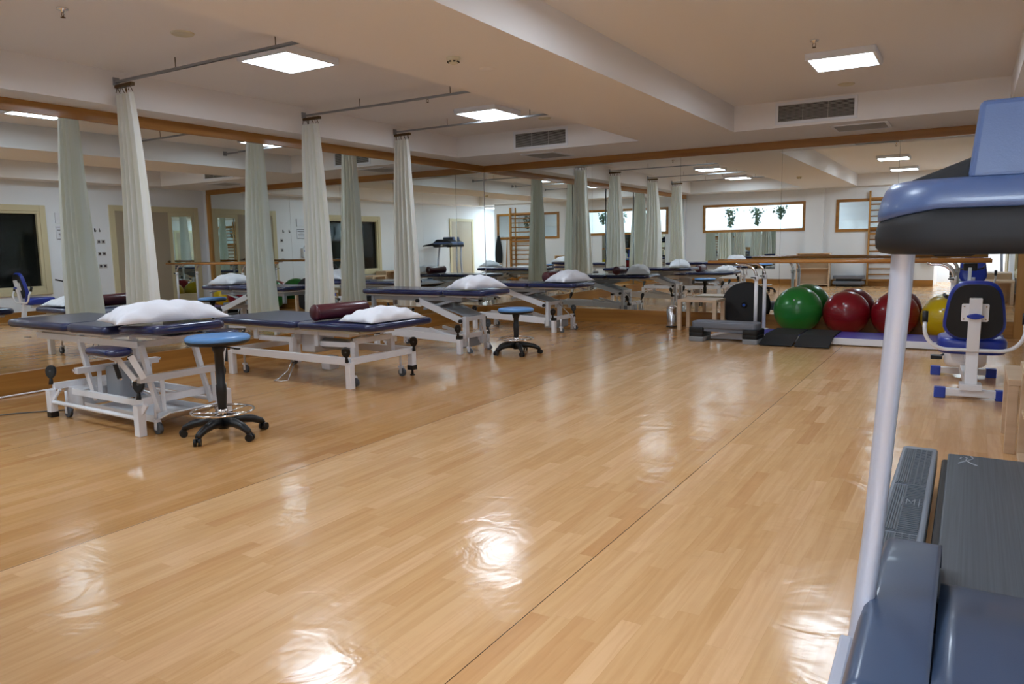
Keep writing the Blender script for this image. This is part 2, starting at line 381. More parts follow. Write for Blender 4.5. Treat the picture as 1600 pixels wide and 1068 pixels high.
# mirror panels
TILT_L = [0, -.002, -.007, -.012, -.007, -.004]
ly = [-.012, -1.73, -3.41, -5.09, -6.77, -8.45, -10.6]
pl = ['in the far left corner', 'behind the far treatment table', 'behind the third treatment table', 'behind the second treatment table', 'left of the nearest curtain', 'nearest the camera on the left wall']
def mirror_panel(axis, a0, a1, z0, z1, label, tilt=0, pos=0.0, group='floor length wall mirrors'):
    c = (a0 + a1) / 2; w_ = abs(a1 - a0) - .003; h = z1 - z0
    if axis == 'X':   # on the left wall, facing +X
        t = thing('wall_mirror', label, 'mirror', (pos, c, z0), tilt, group)
        MB().box((-.005, 0, h / 2), (.01, w_, h)).build('mirror_glass', M['mirror'], t)
        MB().box((-.0065, 0, h / 2), (.0075, w_ + .0028, h)).build('dark_edge', M['edge'], t)
    else:
        t = thing('wall_mirror', label, 'mirror', (c, pos, z0), tilt, group)
        MB().box((0, .005, h / 2), (w_, .01, h)).build('mirror_glass', M['mirror'], t)
        MB().box((0, .0065, h / 2), (w_ + .0028, .0075, h)).build('dark_edge', M['edge'], t)
    return t
for i in range(6):
    mirror_panel('X', ly[i], ly[i + 1], .206, 2.481, 'tall mirror panel on the left wall, ' + pl[i], TILT_L[i])
bx = [.004, .60, 2.04, 3.48, 4.92, 6.36, 7.69]
pb = ['narrow strip in the far left corner', 'second panel from the left corner', 'behind the steel pedal bin', 'behind the black balance board', 'behind the red exercise balls', 'rightmost panel behind the exercise bike']
TILT_B = [.009, .003, .001, 0, 0, 0]
for i in range(6):
    mirror_panel('Y', bx[i], bx[i + 1], .206, 2.481, 'tall mirror panel on the back wall, ' + pb[i], TILT_B[i])
t = mirror_panel('Y', .60, 2.56, .45, 1.50, 'wide mirror below the high window on the wall behind the camera', PI, YF + .012, None)

# windows of the front wall (seen in the mirrors)
def hi_window(name, F):
    x0, x1, z0, z1 = F; r = struct(bpy.data.objects.new(name, None)); C.objects.link(r); r.location = ((x0 + x1) / 2, YF, z0)
    k = .075; a = (x1 - x0) / 2; h = z1 - z0
    MB().b2(-a - k, a + k, -.02, .025, -k, 0).b2(-a - k, a + k, -.02, .025, h, h + k).b2(-a - k, -a, -.02, .025, 0, h).b2(a, a + k, -.02, .025, 0, h).build('window_frame', M['rail'], r, bevel=.004)
    MB().b2(-a, a, -.055, -.049, 0, h).build('window_pane', M['glass'], r)
hi_window('window_2', F1); hi_window('window_3', F2)
t = thing('corridor_fill_light', 'long unseen lamp added in the corridor to brighten the high windows', 'ceiling light', (3.1, YF - .55, 2.52))  # added light for the window backdrop, kept short so the second window stays dimmer
MB().b2(-2.9, .25, -.15, .15, 0, .05).build('lamp_body', M['lampbody'], t)
MB().b2(-2.85, .2, -.13, .13, -.015, 0).build('diffuser', M['lampw'], t)
def ivy(x, z, L, label):
    t = thing('hanging_plant', label, 'plant', (x, YF - .22, z), 0)
    mb = MB(); rnd = random.Random(int(x * 100))
    for k in range(150):
        u = rnd.random() ** .8; sp = .17 * (1 - u) + .025
        c = Vector((rnd.gauss(0, sp * .6), rnd.gauss(0, .03), -u * L)); a = rnd.random() * 6; s_ = rnd.uniform(.02, .04)
        d1 = Vector((math.cos(a), rnd.uniform(-.5, .5), math.sin(a))) * s_; d2 = Vector((-math.sin(a), rnd.uniform(-.5, .5), math.cos(a))) * s_ * .8
        mb._add([c - d1, c + d2, c + d1, c - d2], [(0, 1, 2, 3)])
    mb.build('foliage', M['ivy'], t)
    mb = MB(); mb.tube([(0, 0, .52), (.01, 0, -L * .4), (-.02, 0, -L * .9)], .004, 5).build('stem', M['ivy'], t)
ivy(1.25, 2.18, .55, 'trailing ivy in the corridor window, nearest the window left end')
ivy(1.98, 2.18, .52, 'trailing ivy hanging in the middle of the long corridor window')
ivy(2.62, 2.18, .35, 'small trailing ivy near the column end of the long corridor window')
ivy(5.45, 2.18, .40, 'trailing ivy behind the glass beside the wall bars')

# window on the right wall
r = struct(bpy.data.objects.new('window_1', None)); C.objects.link(r); r.location = (XR, (WY0 + WY1) / 2, WZ0)
a = (WY1 - WY0) / 2; h = WZ1 - WZ0; k = .11
MB().b2(-.03, .1, -a - k, -a, -k, h + k).b2(-.03, .1, a, a + k, -k, h + k).b2(-.03, .1, -a, a, -k, 0).b2(-.03, .1, -a, a, h, h + k).build('window_frame', M['cream'], r, bevel=.008)
MB().b2(-.01, .06, -a, -a + .05, 0, h).b2(-.01, .06, a - .05, a, 0, h).b2(-.01, .06, -a + .05, a - .05, h - .05, h).b2(-.01, .06, -a + .05, a - .05, 0, .05).build('inner_frame', M['cream'], r, bevel=.004)
MB().b2(.075, .085, -a, a, 0, h).build('window_pane', M['darkpane'], r)
# double door on the right wall beside the back mirror
r = struct(bpy.data.objects.new('door_1', None)); C.objects.link(r); r.location = (XR, -1.18, 0)
MB().b2(-.03, 0, -1.02, -.9, 0, 2.2).b2(-.03, 0, .9, 1.02, 0, 2.2).b2(-.03, 0, -.9, .9, 2.08, 2.2).build('door_frame', M['cream'], r, bevel=.006)
d = MB().b2(-.02, 0, -.9, .28, 0, 2.08).build('door_leaf', M['leaf'], r, bevel=.003)
MB().lathe([(0, 0), (.012, 0), (.012, .03), (.028, .045), (.03, .06), (.02, .075), (0, .078)], (-.02, .2, 1.02), 16, Matrix.Rotation(-PI / 2, 3, 'Y')).build('door_knob', M['bronze'], d)
d = MB().b2(-.02, 0, .28, .9, 0, 2.08).build('glazed_leaf', M['cream'], r, bevel=.003)
MB().b2(-.024, -.019, .36, .84, .3, 2.0).build('door_glass', M['darkmirror'], d)
# door in the alcove, half open with dark room behind
r = struct(bpy.data.objects.new('door_2', None)); C.objects.link(r); r.location = (XR, -10.3, 0)
MB().b2(-.03, 0, -.56, -.46, 0, 2.16).b2(-.03, 0, .46, .56, 0, 2.16).b2(-.03, 0, -.46, .46, 2.06, 2.16).build('door_frame', M['cream'], r, bevel=.006)
MB().b2(-.015, 0, -.46, .46, 0, 2.06).build('door_leaf', M['leaf'], r, bevel=.003)

# ------------------------------------------------------------------ ceiling fixtures
def panel_light(x, y, sx, sy, label, name='ceiling_light', h=.06, mt='lamp', zc=ZT):
    t = thing(name, label, 'ceiling light', (x, y, zc - h), 0, 'ceiling panel lights')
    f = MB(); e = .028
    f.b2(-sx / 2, sx / 2, -sy / 2, -sy / 2 + e, 0, h).b2(-sx / 2, sx / 2, sy / 2 - e, sy / 2, 0, h).b2(-sx / 2, -sx / 2 + e, -sy / 2 + e, sy / 2 - e, 0, h).b2(sx / 2 - e, sx / 2, -sy / 2 + e, sy / 2 - e, 0, h)
    f.b2(-sx / 2 + e, sx / 2 - e, -sy / 2 + e, sy / 2 - e, h - .01, h)
    f.build('lamp_body', M['lampbody'], t, bevel=.003)
    MB().b2(-sx / 2 + e, sx / 2 - e, -sy / 2 + e, sy / 2 - e, .004, .01).build('diffuser', M[mt], t)
panel_light(2.07, -6.17, .60, .60, 'square lit panel light over the nearest treatment tables')
panel_light(2.02, -2.95, .60, .60, 'square lit panel light near the far left air vent')
panel_light(1.95, -9.0, .60, .60, 'square lit panel light behind the camera, over the left bay')
panel_light(6.12, -3.27, .58, .60, 'lit panel light in the right ceiling bay above the exercise balls')
panel_light(5.75, -6.5, .60, .60, 'lit panel light in the right ceiling bay over the open floor')
panel_light(5.75, -9.4, .60, .60, 'lit panel light in the right ceiling bay closest to the camera')
panel_light(7.15, -12.0, .60, 1.20, 'lit panel light on the low ceiling behind the treadmill', mt='lampa', zc=ZL)
def sprinkler(x, y, z, label):
    t = thing('sprinkler', label, 'sprinkler', (x, y, z))
    MB().lathe([(0, 0), (.038, -.002), (.036, -.012), (.012, -.014), (.010, -.03), (0, -.03)], n=20).build('rosette', M['chrome'], t)
    MB().tube([(-.009, 0, -.028), (-.014, 0, -.045), (-.004, 0, -.06)], .0025, 6).tube([(.009, 0, -.028), (.014, 0, -.045), (.004, 0, -.06)], .0025, 6).lathe([(0, -.06), (.016, -.061), (.016, -.064), (0, -.065)], n=12).build('deflector', M['bronze'], t)
sprinkler(1.84, -7.95, ZT, 'ceiling sprinkler head at the top left above the nearest table')
sprinkler(1.94, -4.05, ZT, 'ceiling sprinkler head beside the middle curtain track')
sprinkler(5.99, -4.03, ZT, 'ceiling sprinkler head beside the right bay panel light')
def speaker(x, y, z, label):
    t = thing('ceiling_speaker', label, 'speaker', (x, y, z))
    MB().lathe([(0, -.008), (.07, -.008), (.078, -.012), (.085, -.006), (.086, 0)], n=32).build('grille', M['cream2'], t)
speaker(1.96, -7.12, ZT, 'round ceiling speaker between the first curtain track and the sprinkler')
speaker(5.96, -1.92, ZT, 'round ceiling speaker in front of the right air vent')
speaker(2.3, -2.0, ZT, 'round ceiling speaker between the far left panel light and vent')
t = thing('smoke_detector', 'cream round smoke detector under the wide ceiling beam', 'smoke detector', (3.95, -6.36, ZL))
MB().lathe([(0, -.045), (.02, -.045), (.034, -.038), (.042, -.022), (.05, -.016), (.05, 0)], n=28).build('detector_body', M['cream2'], t)
mb = MB()
for k in range(8):
    a = k * PI / 4; mb.box((.0385 * math.cos(a), .0385 * math.sin(a), -.032), (.012, .016, .008), Matrix.Rotation(a, 3, 'Z'))
mb.build('smoke_slot', M['ventdark'], t)
for x, y, lab in ((3.96, -5.93, 'plain round blanking plate on the beam beside the smoke detector'), (3.63, -2.45, 'plain round blanking plate at the far end of the beam')):
    o = MB().lathe([(0, -.004), (.06, -.004), (.064, 0)], n=24).build('blanking_plate', M['ceil'], loc=(x, y, ZL)); tag(o, lab, 'cover plate')
def grille(x0, x1, z0, z1, label):
    cx = (x0 + x1) / 2; w_ = (x1 - x0) / 2; h = z1 - z0
    t = thing('air_vent', label, 'air vent', (cx, TL[3], z0))
    k = .035
    MB().b2(-w_ - k, w_ + k, -.012, 0, -k, 0).b2(-w_ - k, w_ + k, -.012, 0, h, h + k).b2(-w_ - k, -w_, -.012, 0, 0, h).b2(w_, w_ + k, -.012, 0, 0, h).build('vent_frame', M['lampbody'], t, bevel=.002)
    MB().b2(-w_, w_, -.003, 0, 0, h).build('vent_back', M['ventdark'], t)
    mb = MB(); n = 13
    for i in range(n): mb.box((0, -.007, h * (i + .5) / n), (2 * w_, .010, .0035), Matrix.Rotation(-.2, 3, 'X'))
    for i in range(1, 3): mb.box((-w_ + 2 * w_ * i / 3, -.010, h / 2), (.006, .005, h))
    mb.build('vent_slats', M['vent'], t)
grille(1.43, 2.25, 2.655, 2.845, 'slatted air vent in the left bay end wall')
grille(5.13, 5.97, 2.655, 2.845, 'slatted air vent in the right bay end wall')
def ret(x0, x1, y0, y1, label):
    t = thing('ceiling_grille', label, 'air grille', ((x0 + x1) / 2, (y0 + y1) / 2, ZL)); a = (x1 - x0) / 2; b_ = (y1 - y0) / 2; k = .03
    MB().b2(-a, a, -b_, -b_ + k, -.014, 0).b2(-a, a, b_ - k, b_, -.014, 0).b2(-a, -a + k, -b_ + k, b_ - k, -.014, 0).b2(a - k, a, -b_ + k, b_ - k, -.014, 0).build('grille_frame', M['lampbody'], t)
    mb = MB()
    for i in range(16): mb.box((0, -b_ + k + (2 * b_ - 2 * k) * (i + .5) / 16, -.008), (2 * a - 2 * k, .012, .003), Matrix.Rotation(.7, 3, 'X'))
    mb.build('grille_slats', M['vent'], t)
    MB().b2(-a + k, a - k, -b_ + k, b_ - k, -.003, 0).build('grille_back', M['ventdark'], t)
ret(1.36, 1.93, -1.05, -.40, 'flat return grille in the low ceiling below the left vent')
ret(5.68, 6.30, -1.08, -.52, 'flat return grille in the low ceiling below the right vent')

# ------------------------------------------------------------------ curtains and their tracks
def curtain(y, label, trlabel, seed, lean=-.10, zb=.42, wt=.23, wb=.44):
    rnd = random.Random(seed)
    t = thing('curtain_track', trlabel, 'curtain rail', (TL[0], y, 2.80), 0, 'curtain tracks across the left bay')
    L = TL[1] - TL[0]
    MB().box((L / 2, .012, 0), (L, .012, .016)).box((L / 2, -.012, 0), (L, .012, .016)).box((L / 2, 0, .008), (L, .03, .006)).build('rail', M['track'], t)
    for xx in (0, L - .012): MB().b2(xx, xx + .012, -.03, .03, -.03, .04).build('end_bracket', M['track'], t)
    for q in (.3, .72): MB().tube([(L * q, 0, .01), (L * q, 0, .1)], .004, 6).build('hanger', M['bronze'], t)
    c = thing('curtain', label, 'curtain', (TL[0] + .01, y, 2.748), 0, 'gathered cream curtains')
    n = rnd.uniform(4.4, 5.3); ph = [rnd.random() * 6 for _ in range(6)]; H = 2.77 - .06 - zb
    def f(u, v):
        z = -.06 - v * H; flare = v ** .8; w_ = wt + (wb - wt) * flare; amp = .035 + .05 * flare
        x = w_ * u + .012 * math.sin(5 * v + ph[0]) + lean * v
        yy = amp * math.sin(2 * PI * n * u + ph[1] + .5 * math.sin(3 * v + ph[2])) + .010 * math.sin(2 * PI * 1.7 * n * u + ph[3] + 2 * v) * flare
        x += .012 * math.cos(2 * PI * n * u + ph[4] + v) * (0.4 + flare)
        return (x, yy, z + .006 * math.sin(2 * PI * n * u))
    cl = MB().grid(f, 170, 40).build('cloth', M['curtain'], c)
    mb = MB()
    for i in range(9):
        x = wt * i / 8; yy = .035 * math.sin(2 * PI * n * i / 8 + ph[1])
        mb.tube([(x, 0, .03), (x, yy * .5, -.01), (x + .006, yy, -.05)], .0035, 6)
    mb.b2(-.02, wt + .03, -.018, .018, -.004, .026)
    mb.build('hooks', M['bronze'], c)
curtain(-2.77, 'cream curtain hanging between the third and fourth treatment tables, farthest one', 'curtain track crossing below the far panel light', 3, -.10, .45)
curtain(-4.42, 'cream curtain hanging behind the second treatment table', 'curtain track in the middle of the left bay', 5, -.10, .45)
curtain(-6.71, 'cream curtain hanging behind the nearest treatment table, the largest in view', 'nearest curtain track above the first treatment table', 8, -.10, .45, .22, .46)
curtain(-8.45, 'cream curtain seen only in the mirrors, left of the nearest table', 'curtain track left of the nearest table, seen in mirrors', 11, -.10, .45)

# ------------------------------------------------------------------ treatment tables
def pad(x0, x1, y0, y1, th, r, Mx=None, er=.026):
    return MB().slab(rrect(x0, x1, y0, y1, r), 0, th, er, Mx)
def tmx(x, y, z, ry=0, rx=0): return Matrix.Translation((x, y, z)) @ Matrix.Rotation(ry, 4, 'Y') @ Matrix.Rotation(rx, 4, 'X')
def castor(t, x, y, top, r=.04, rz=0.4):
    k = MB(); k.cyl((x, y, 2 * r + .01), (x, y, top), .011, 10).box((x, y, 2 * r + .012), (.04, .035, .02))
    for s_ in (-1, 1): k.box((x + .012, y + s_ * .017, r + .02), (.03, .003, .06))
    f = k.build('castor', M['offwhite'], t)
    MB().cyl((x + .018, y - .013, r), (x + .018, y + .013, r), r, 20).build('wheel', M['rubber'], f)
def pedal(t, x, y, z, tilt=.15, rz=0):
    m4 = Matrix.Translation((x, y, z)) @ Matrix.Rotation(rz + .65, 4, 'Z') @ Matrix.Rotation(tilt, 4, 'X') @ Matrix.Scale(1.15, 4)
    ol = [(.034 * math.cos(a) * (1 + .1 * math.sin(a)), .045 * math.sin(a)) for a in [2 * PI * i / 20 for i in range(20)]]
    rot = Matrix.Rotation(PI / 2, 4, 'X')
    p_ = MB().slab(ol, -.012, .012, .008, m4 @ Matrix.Translation((0, 0, .085)) @ rot, 3)
    p_.tube([m4 @ Vector((0, 0, .05)), m4 @ Vector((0, 0, 0))], .012, 8, rs=[.011, .018])
    o = p_.build('lock_pedal', M['black'], t)
    MB().slab([(.007 * math.cos(a), .007 * math.sin(a)) for a in [2 * PI * i / 14 for i in range(14)]], .0115, .0135, .0008, m4 @ Matrix.Translation((0, 0, .09)) @ rot, 2).build('lock_symbol', M['rubber'], o)
def pillow(name, label, x, y, z, L, Wd, H, rz, rx=0, ry=0, seed=1, drop=0.0):
    rnd = random.Random(seed); ph = [rnd.random() * 6 for _ in range(6)]
    def f(sgn):
        def g(u, v):
            a = 2 * u - 1; b_ = 2 * v - 1
            e = max(0, (1 - abs(a) ** 2.6)) ** .62 * max(0, (1 - abs(b_) ** 2.6)) ** .62
            px = a * L / 2 * (1 - .07 * (1 - b_ * b_)*abs(a)**2 ); py = b_ * Wd / 2 * (1 - .09 * (1 - a * a) * abs(b_)**2)
            wr = .006 * math.sin(9 * a + 5 * b_ + ph[0]) + .005 * math.sin(-7 * a + 11 * b_ + ph[1]) + .004 * math.sin(17 * a * b_ + ph[2])
            up = H * e + wr * min(1, e * 3) if sgn > 0 else -.008 * e
            sag = -drop * max(0, b_ * -1) ** 2
            return (px, py, up + .004 + sag)
        return g
    t = thing(name, label, 'pillow', (x, y, z), 0, 'white pillows on the treatment tables'); t.rotation_euler = (rx, ry, rz)
    mb = MB(); mb.grid(f(1), 40, 30); mb.grid(f(-1), 40, 30)
    bmesh.ops.remove_doubles(mb.bm, verts=mb.bm.verts, dist=.0008)
    mb.build('pillowcase', M['linen'], t)
    # stitched hem along the open end
    pts = [(L / 2 * (.985 - .06 * (1 - (2 * k / 12 - 1) ** 2)), (2 * k / 12 - 1) * Wd / 2 * .97, .006 - drop * max(0, -(2 * k / 12 - 1)) ** 2) for k in range(13)]
    MB().tube(pts, .004, 6).build('hem', M['linen'], t)
def bolster(label, x, y, z, L, r, rz):
    t = thing('bolster', label, 'bolster', (x, y, z + r), rz, 'maroon bolsters')
    prof = [(0, -L / 2)] + [(r * math.sin(a), -L / 2 + .03 * (1 - math.cos(a))) for a in [PI / 2 * i / 6 for i in range(1, 7)]] + [(r, L / 2 - .03)] + [(r * math.cos(a), L / 2 - .03 + .03 * math.sin(a)) for a in [PI / 2 * i / 6 for i in range(1, 7)]]
    MB().lathe(prof, (0, 0, 0), 28, Matrix.Rotation(PI / 2, 3, 'Y')).build('cover', M['maroon'], t)
    for q in (-1, 1): MB().ring((q * (L / 2 - .03), 0, 0), r + .0005, .003, 28, 6, 'X').build('piping', M['maroon'], t)

# table 1: three section table with drop armrests and a parallelogram lift (origin under the centre line, x along the length)
T1 = thing('treatment_table', 'nearest treatment table at left, navy top with side armrests and draped pillow', 'treatment table', (0, -7.60, 0), math.radians(-2), 'navy treatment tables')
t = T1
pad(.62, 1.545, -.33, .33, .062, .06, tmx(0, 0, .672)).build('foot_cushion', M['navytop'], t)
pad(1.555, 2.10, -.33, .33, .062, .05, tmx(0, 0, .672)).build('middle_cushion', M['navytop'], t)
hd = pad(2.11, 2.66, -.27, .27, .062, .08, Matrix.Translation((2.11, 0, .672)) @ Matrix.Rotation(math.radians(-2.5), 4, 'Y') @ Matrix.Translation((-2.11, 0, 0))).build('head_cushion', M['navy'], t)
MB().b2(.70, 1.5, -.26, .26, .650, .672).b2(1.6, 2.05, -.26, .26, .650, .672).b2(2.15, 2.58, -.13, .13, .655, .672).build('cushion_board', M['offwhite'], t, bevel=.004)
f = MB()
for s_ in (-1, 1):
    f.beam((.86, s_ * .2, .605), (2.3, s_ * .2, .605), .03, .05)
for x in (.88, 1.5, 2.28): f.beam((x, -.2, .605), (x, .2, .605), .03, .045)
f.beam((.74, -.24, .585), (.80, -.24, .585), .03, .006)
f.build('upper_frame', M['offwhite'], t, bevel=.004)
f = MB()
for s_ in (-1, 1):
    f.beam((1.0, s_ * .16, .64), (1.0, s_ * .16, .655), .02, .03); f.beam((1.55, s_ * .16, .64), (1.55, s_ * .16, .655), .02, .03)
f.tube([(.98, -.22, .635), (2.0, -.22, .635)], .006, 6)
f.build('adjusting_rod', M['steel'], t)
# drop armrests
for s_ in (-1, 1):
    a = MB().slab(rrect(2.12, 2.50, -.09, .09, .08), 0, .05, .022, tmx(0, s_ * .42, .565 if s_ < 0 else .60)).build('armrest', M['navy'], t)
    MB().b2(2.2, 2.42, s_ * .42 - .05, s_ * .42 + .05, .55, .565).beam((2.36, s_ * .40, .55), (2.44, s_ * .33, .39), .018, .034).beam((2.46, s_ * .36, .56), (2.50, s_ * .30, .40), .022, .04).build('armrest_bracket', M['white'], a, bevel=.002)
    MB().tube([(2.30, s_ * .43, .545), (2.385, s_ * .42, .53), (2.40, s_ * .40, .40)], .009, 8).build('release_lever', M['chrome'], a)
    MB().beam((2.385, s_ * .425, .51), (2.40, s_ * .41, .41), .022, .028).build('lever_grip', M['black'], a, bevel=.004)
# lift
for x in (1.62, 2.44):
    f = MB()
    f.beam((x, -.31, .385), (x, .33, .385), .05, .045)
    for s_ in (-.2, .2):
        f.beam((x + .0, s_ - .03, .38), (x + .05, s_ - .0, .15), .035, .03); f.beam((x - .0, s_ + .06, .38), (x + .05, s_ + .03, .15), .03, .028)
        f.beam((x - .05, s_, .40), (x - .12, s_, .60), .035, .04)
    f.build('lift_arm', M['offwhite'], t, bevel=.003)
f = MB()
for s_ in (-1, 1): f.beam((1.42, s_ * .24, .205), (2.36, s_ * .24, .205), .03, .045)
f.build('lower_link', M['white'], t, bevel=.003)
for x in (1.62, 2.44):
    for s_ in (-.322, .342):
        MB().cyl((x, s_, .39), (x, s_ + (.014 if s_ > 0 else -.014), .39), .012, 12).build('bolt', M['steel'], t)
MB().b2(1.66, 1.86, -.12, .14, .16, .40).build('motor_housing', M['greymetal'], t, bevel=.02, seg=3)
MB().cyl((1.86, 0, .24), (2.12, 0, .20), .026, 14).cyl((1.80, 0, .30), (1.9, 0, .24), .045, 14).build('actuator', M['steel'], t)
f = MB(); f.beam((1.5, 0, .075), (2.42, 0, .075), .42, .012); f.b2(1.5, 2.45, -.21, -.20, .075, .12); f.b2(1.5, 2.45, .20, .21, .075, .12)
f.box((1.33, 0, .15), (.26, .40, .13)); f.beam((2.42, 0, .075), (2.62, 0, .16), .42, .012)
f.build('base_tray', M['offwhite'], t, bevel=.004)
f = MB()
for x in (1.24, 2.44): f.beam((x, -.30, .235), (x, .36, .235), .04, .05)
for y in (-.32, .36): f.tube([(1.24, y, .12), (2.44, y, .12)], .016, 12)
f.beam((1.26, -.32, .13), (1.34, -.3, .22), .02, .02); f.beam((2.44, -.32, .13), (2.50, -.30, .22), .02, .03)
f.build('base_frame', M['white'], t, bevel=.003)
for x in (1.24, 2.44):
    for y in (-.32, .36):
        l = MB().b2(x - .03, x + .03, y - .028, y + .028, .0 if x > 2 and y < 0 else .04, .215).build('leg', M['white'], t, bevel=.004)
        if not (x > 2 and y < 0): MB().b2(x - .032, x + .032, y - .03, y + .03, 0, .045).build('rubber_foot', M['black'], l, bevel=.004)
        castor(t, x + (.1 if x < 2 else .03), y + (.06 if x < 2 else .10) * (1 if y < 0 else -1), .2)
        pedal(t, x - .01, y + (.01 if y < 0 else -.03), .25, -.15)

# table 2: wide table on a four legged base with column lift
T2 = thing('treatment_table', 'wide navy treatment table with maroon bolster, second from the camera', 'treatment table', (0, -5.54, 0), math.radians(-3), 'navy treatment tables')
t = T2
pad(.58, 1.845, -.43, .43, .062, .07, tmx(0, 0, .508)).build('foot_cushion', M['navytop'], t)
pad(1.855, 2.86, -.43, .43, .062, .09, Matrix.Translation((1.855, 0, .508)) @ Matrix.Rotation(math.radians(-.8), 4, 'Y') @ Matrix.Translation((-1.855, 0, 0))).build('head_cushion', M['navytop'], t)
MB().b2(.66, 1.8, -.38, .38, .488, .508).b2(1.9, 2.66, -.38, .38, .490, .512).build('cushion_board', M['cream2'], t, bevel=.003)
f = MB()
for s_ in (-1, 1): f.beam((.95, s_ * .28, .465), (2.45, s_ * .28, .465), .035, .045)
for x in (.97, 1.7, 2.43): f.beam((x, -.28, .465), (x, .28, .465), .035, .04)
for s_ in (-1, 1):
    f.beam((1.12, s_ * .30, .47), (1.12, s_ * .30, .36), .05, .025, (0, 1, 0)); f.beam((2.02, s_ * .30, .48), (2.02, s_ * .30, .34), .05, .025, (0, 1, 0))
f.build('upper_frame', M['offwhite'], t, bevel=.003)
for s_ in (-1, 1):
    MB().beam((1.12, s_ * .26, .37), (1.62, s_ * .26, .375), .03, .05).build('lift_arm', M['white'], t, bevel=.003)
    MB().beam((2.02, s_ * .26, .36), (2.5, s_ * .26, .37), .03, .045).build('lift_arm', M['white'], t, bevel=.003)
for x in (1.6, 2.45):
    f = MB()
    for s_ in (-.24, .24): f.beam((x, s_, .40), (x, s_, .25), .055, .055)
    f.beam((x, -.24, .40), (x, .24, .40), .04, .05); f.build('lift_column', M['white'], t, bevel=.004)
MB().b2(1.62, 1.82, -.16, .1, .24, .47).build('motor_housing', M['offwhite'], t, bevel=.02, seg=3)
MB().cyl((1.85, -.05, .33), (2.2, -.05, .33), .055, 18).build('actuator', M['greymetal'], t)
MB().cyl((1.9, .06, .30), (2.3, .06, .42), .014, 10).build('piston', M['steel'], t)
f = MB()
for s_ in (-1, 1): f.beam((.86, s_ * .41, .245), (2.56, s_ * .41, .245), .045, .07)
for x in (.86, 2.56): f.beam((x, -.41, .245), (x, .41, .245), .045, .06)
f.build('base_frame', M['white'], t, bevel=.004)
for x in (.86, 2.56):
    for y in (-.41, .41):
        hi = (x > 2 and y > 0)
        l = MB().b2(x - .03, x + .03, y - .03, y + .03, .075 if hi else 0, .24).build('leg', M['white'], t, bevel=.004)
        if hi: MB().b2(x - .034, x + .034, y - .034, y + .034, .055, .1).cyl((x, y, 0), (x, y, .06), .012, 10).lathe([(0, 0), (.024, 0), (.024, .01), (0, .016)], (x, y, 0), 14).build('levelling_foot', M['black'], l)
        castor(t, x + (.06 if x < 2 else -.06), y - (.1 if y > 0 else -.1), .24)
for x, y in ((2.56, -.44), (2.60, .40), (.86, .43)): pedal(t, x, y, .245, .35)
MB().tube([(1.75, -.36, .17), (1.75, -.44, .012), (1.72, -.50, .008), (1.62, -.50, .008), (1.60, -.44, .010), (1.66, -.36, .09), (1.70, -.34, .2)], .007, 8).build('foot_lever', M['steel'], t)
MB().b2(1.9, 2.02, -.16, -.04, .09, .22).build('control_box', M['offwhite'], t, bevel=.01)

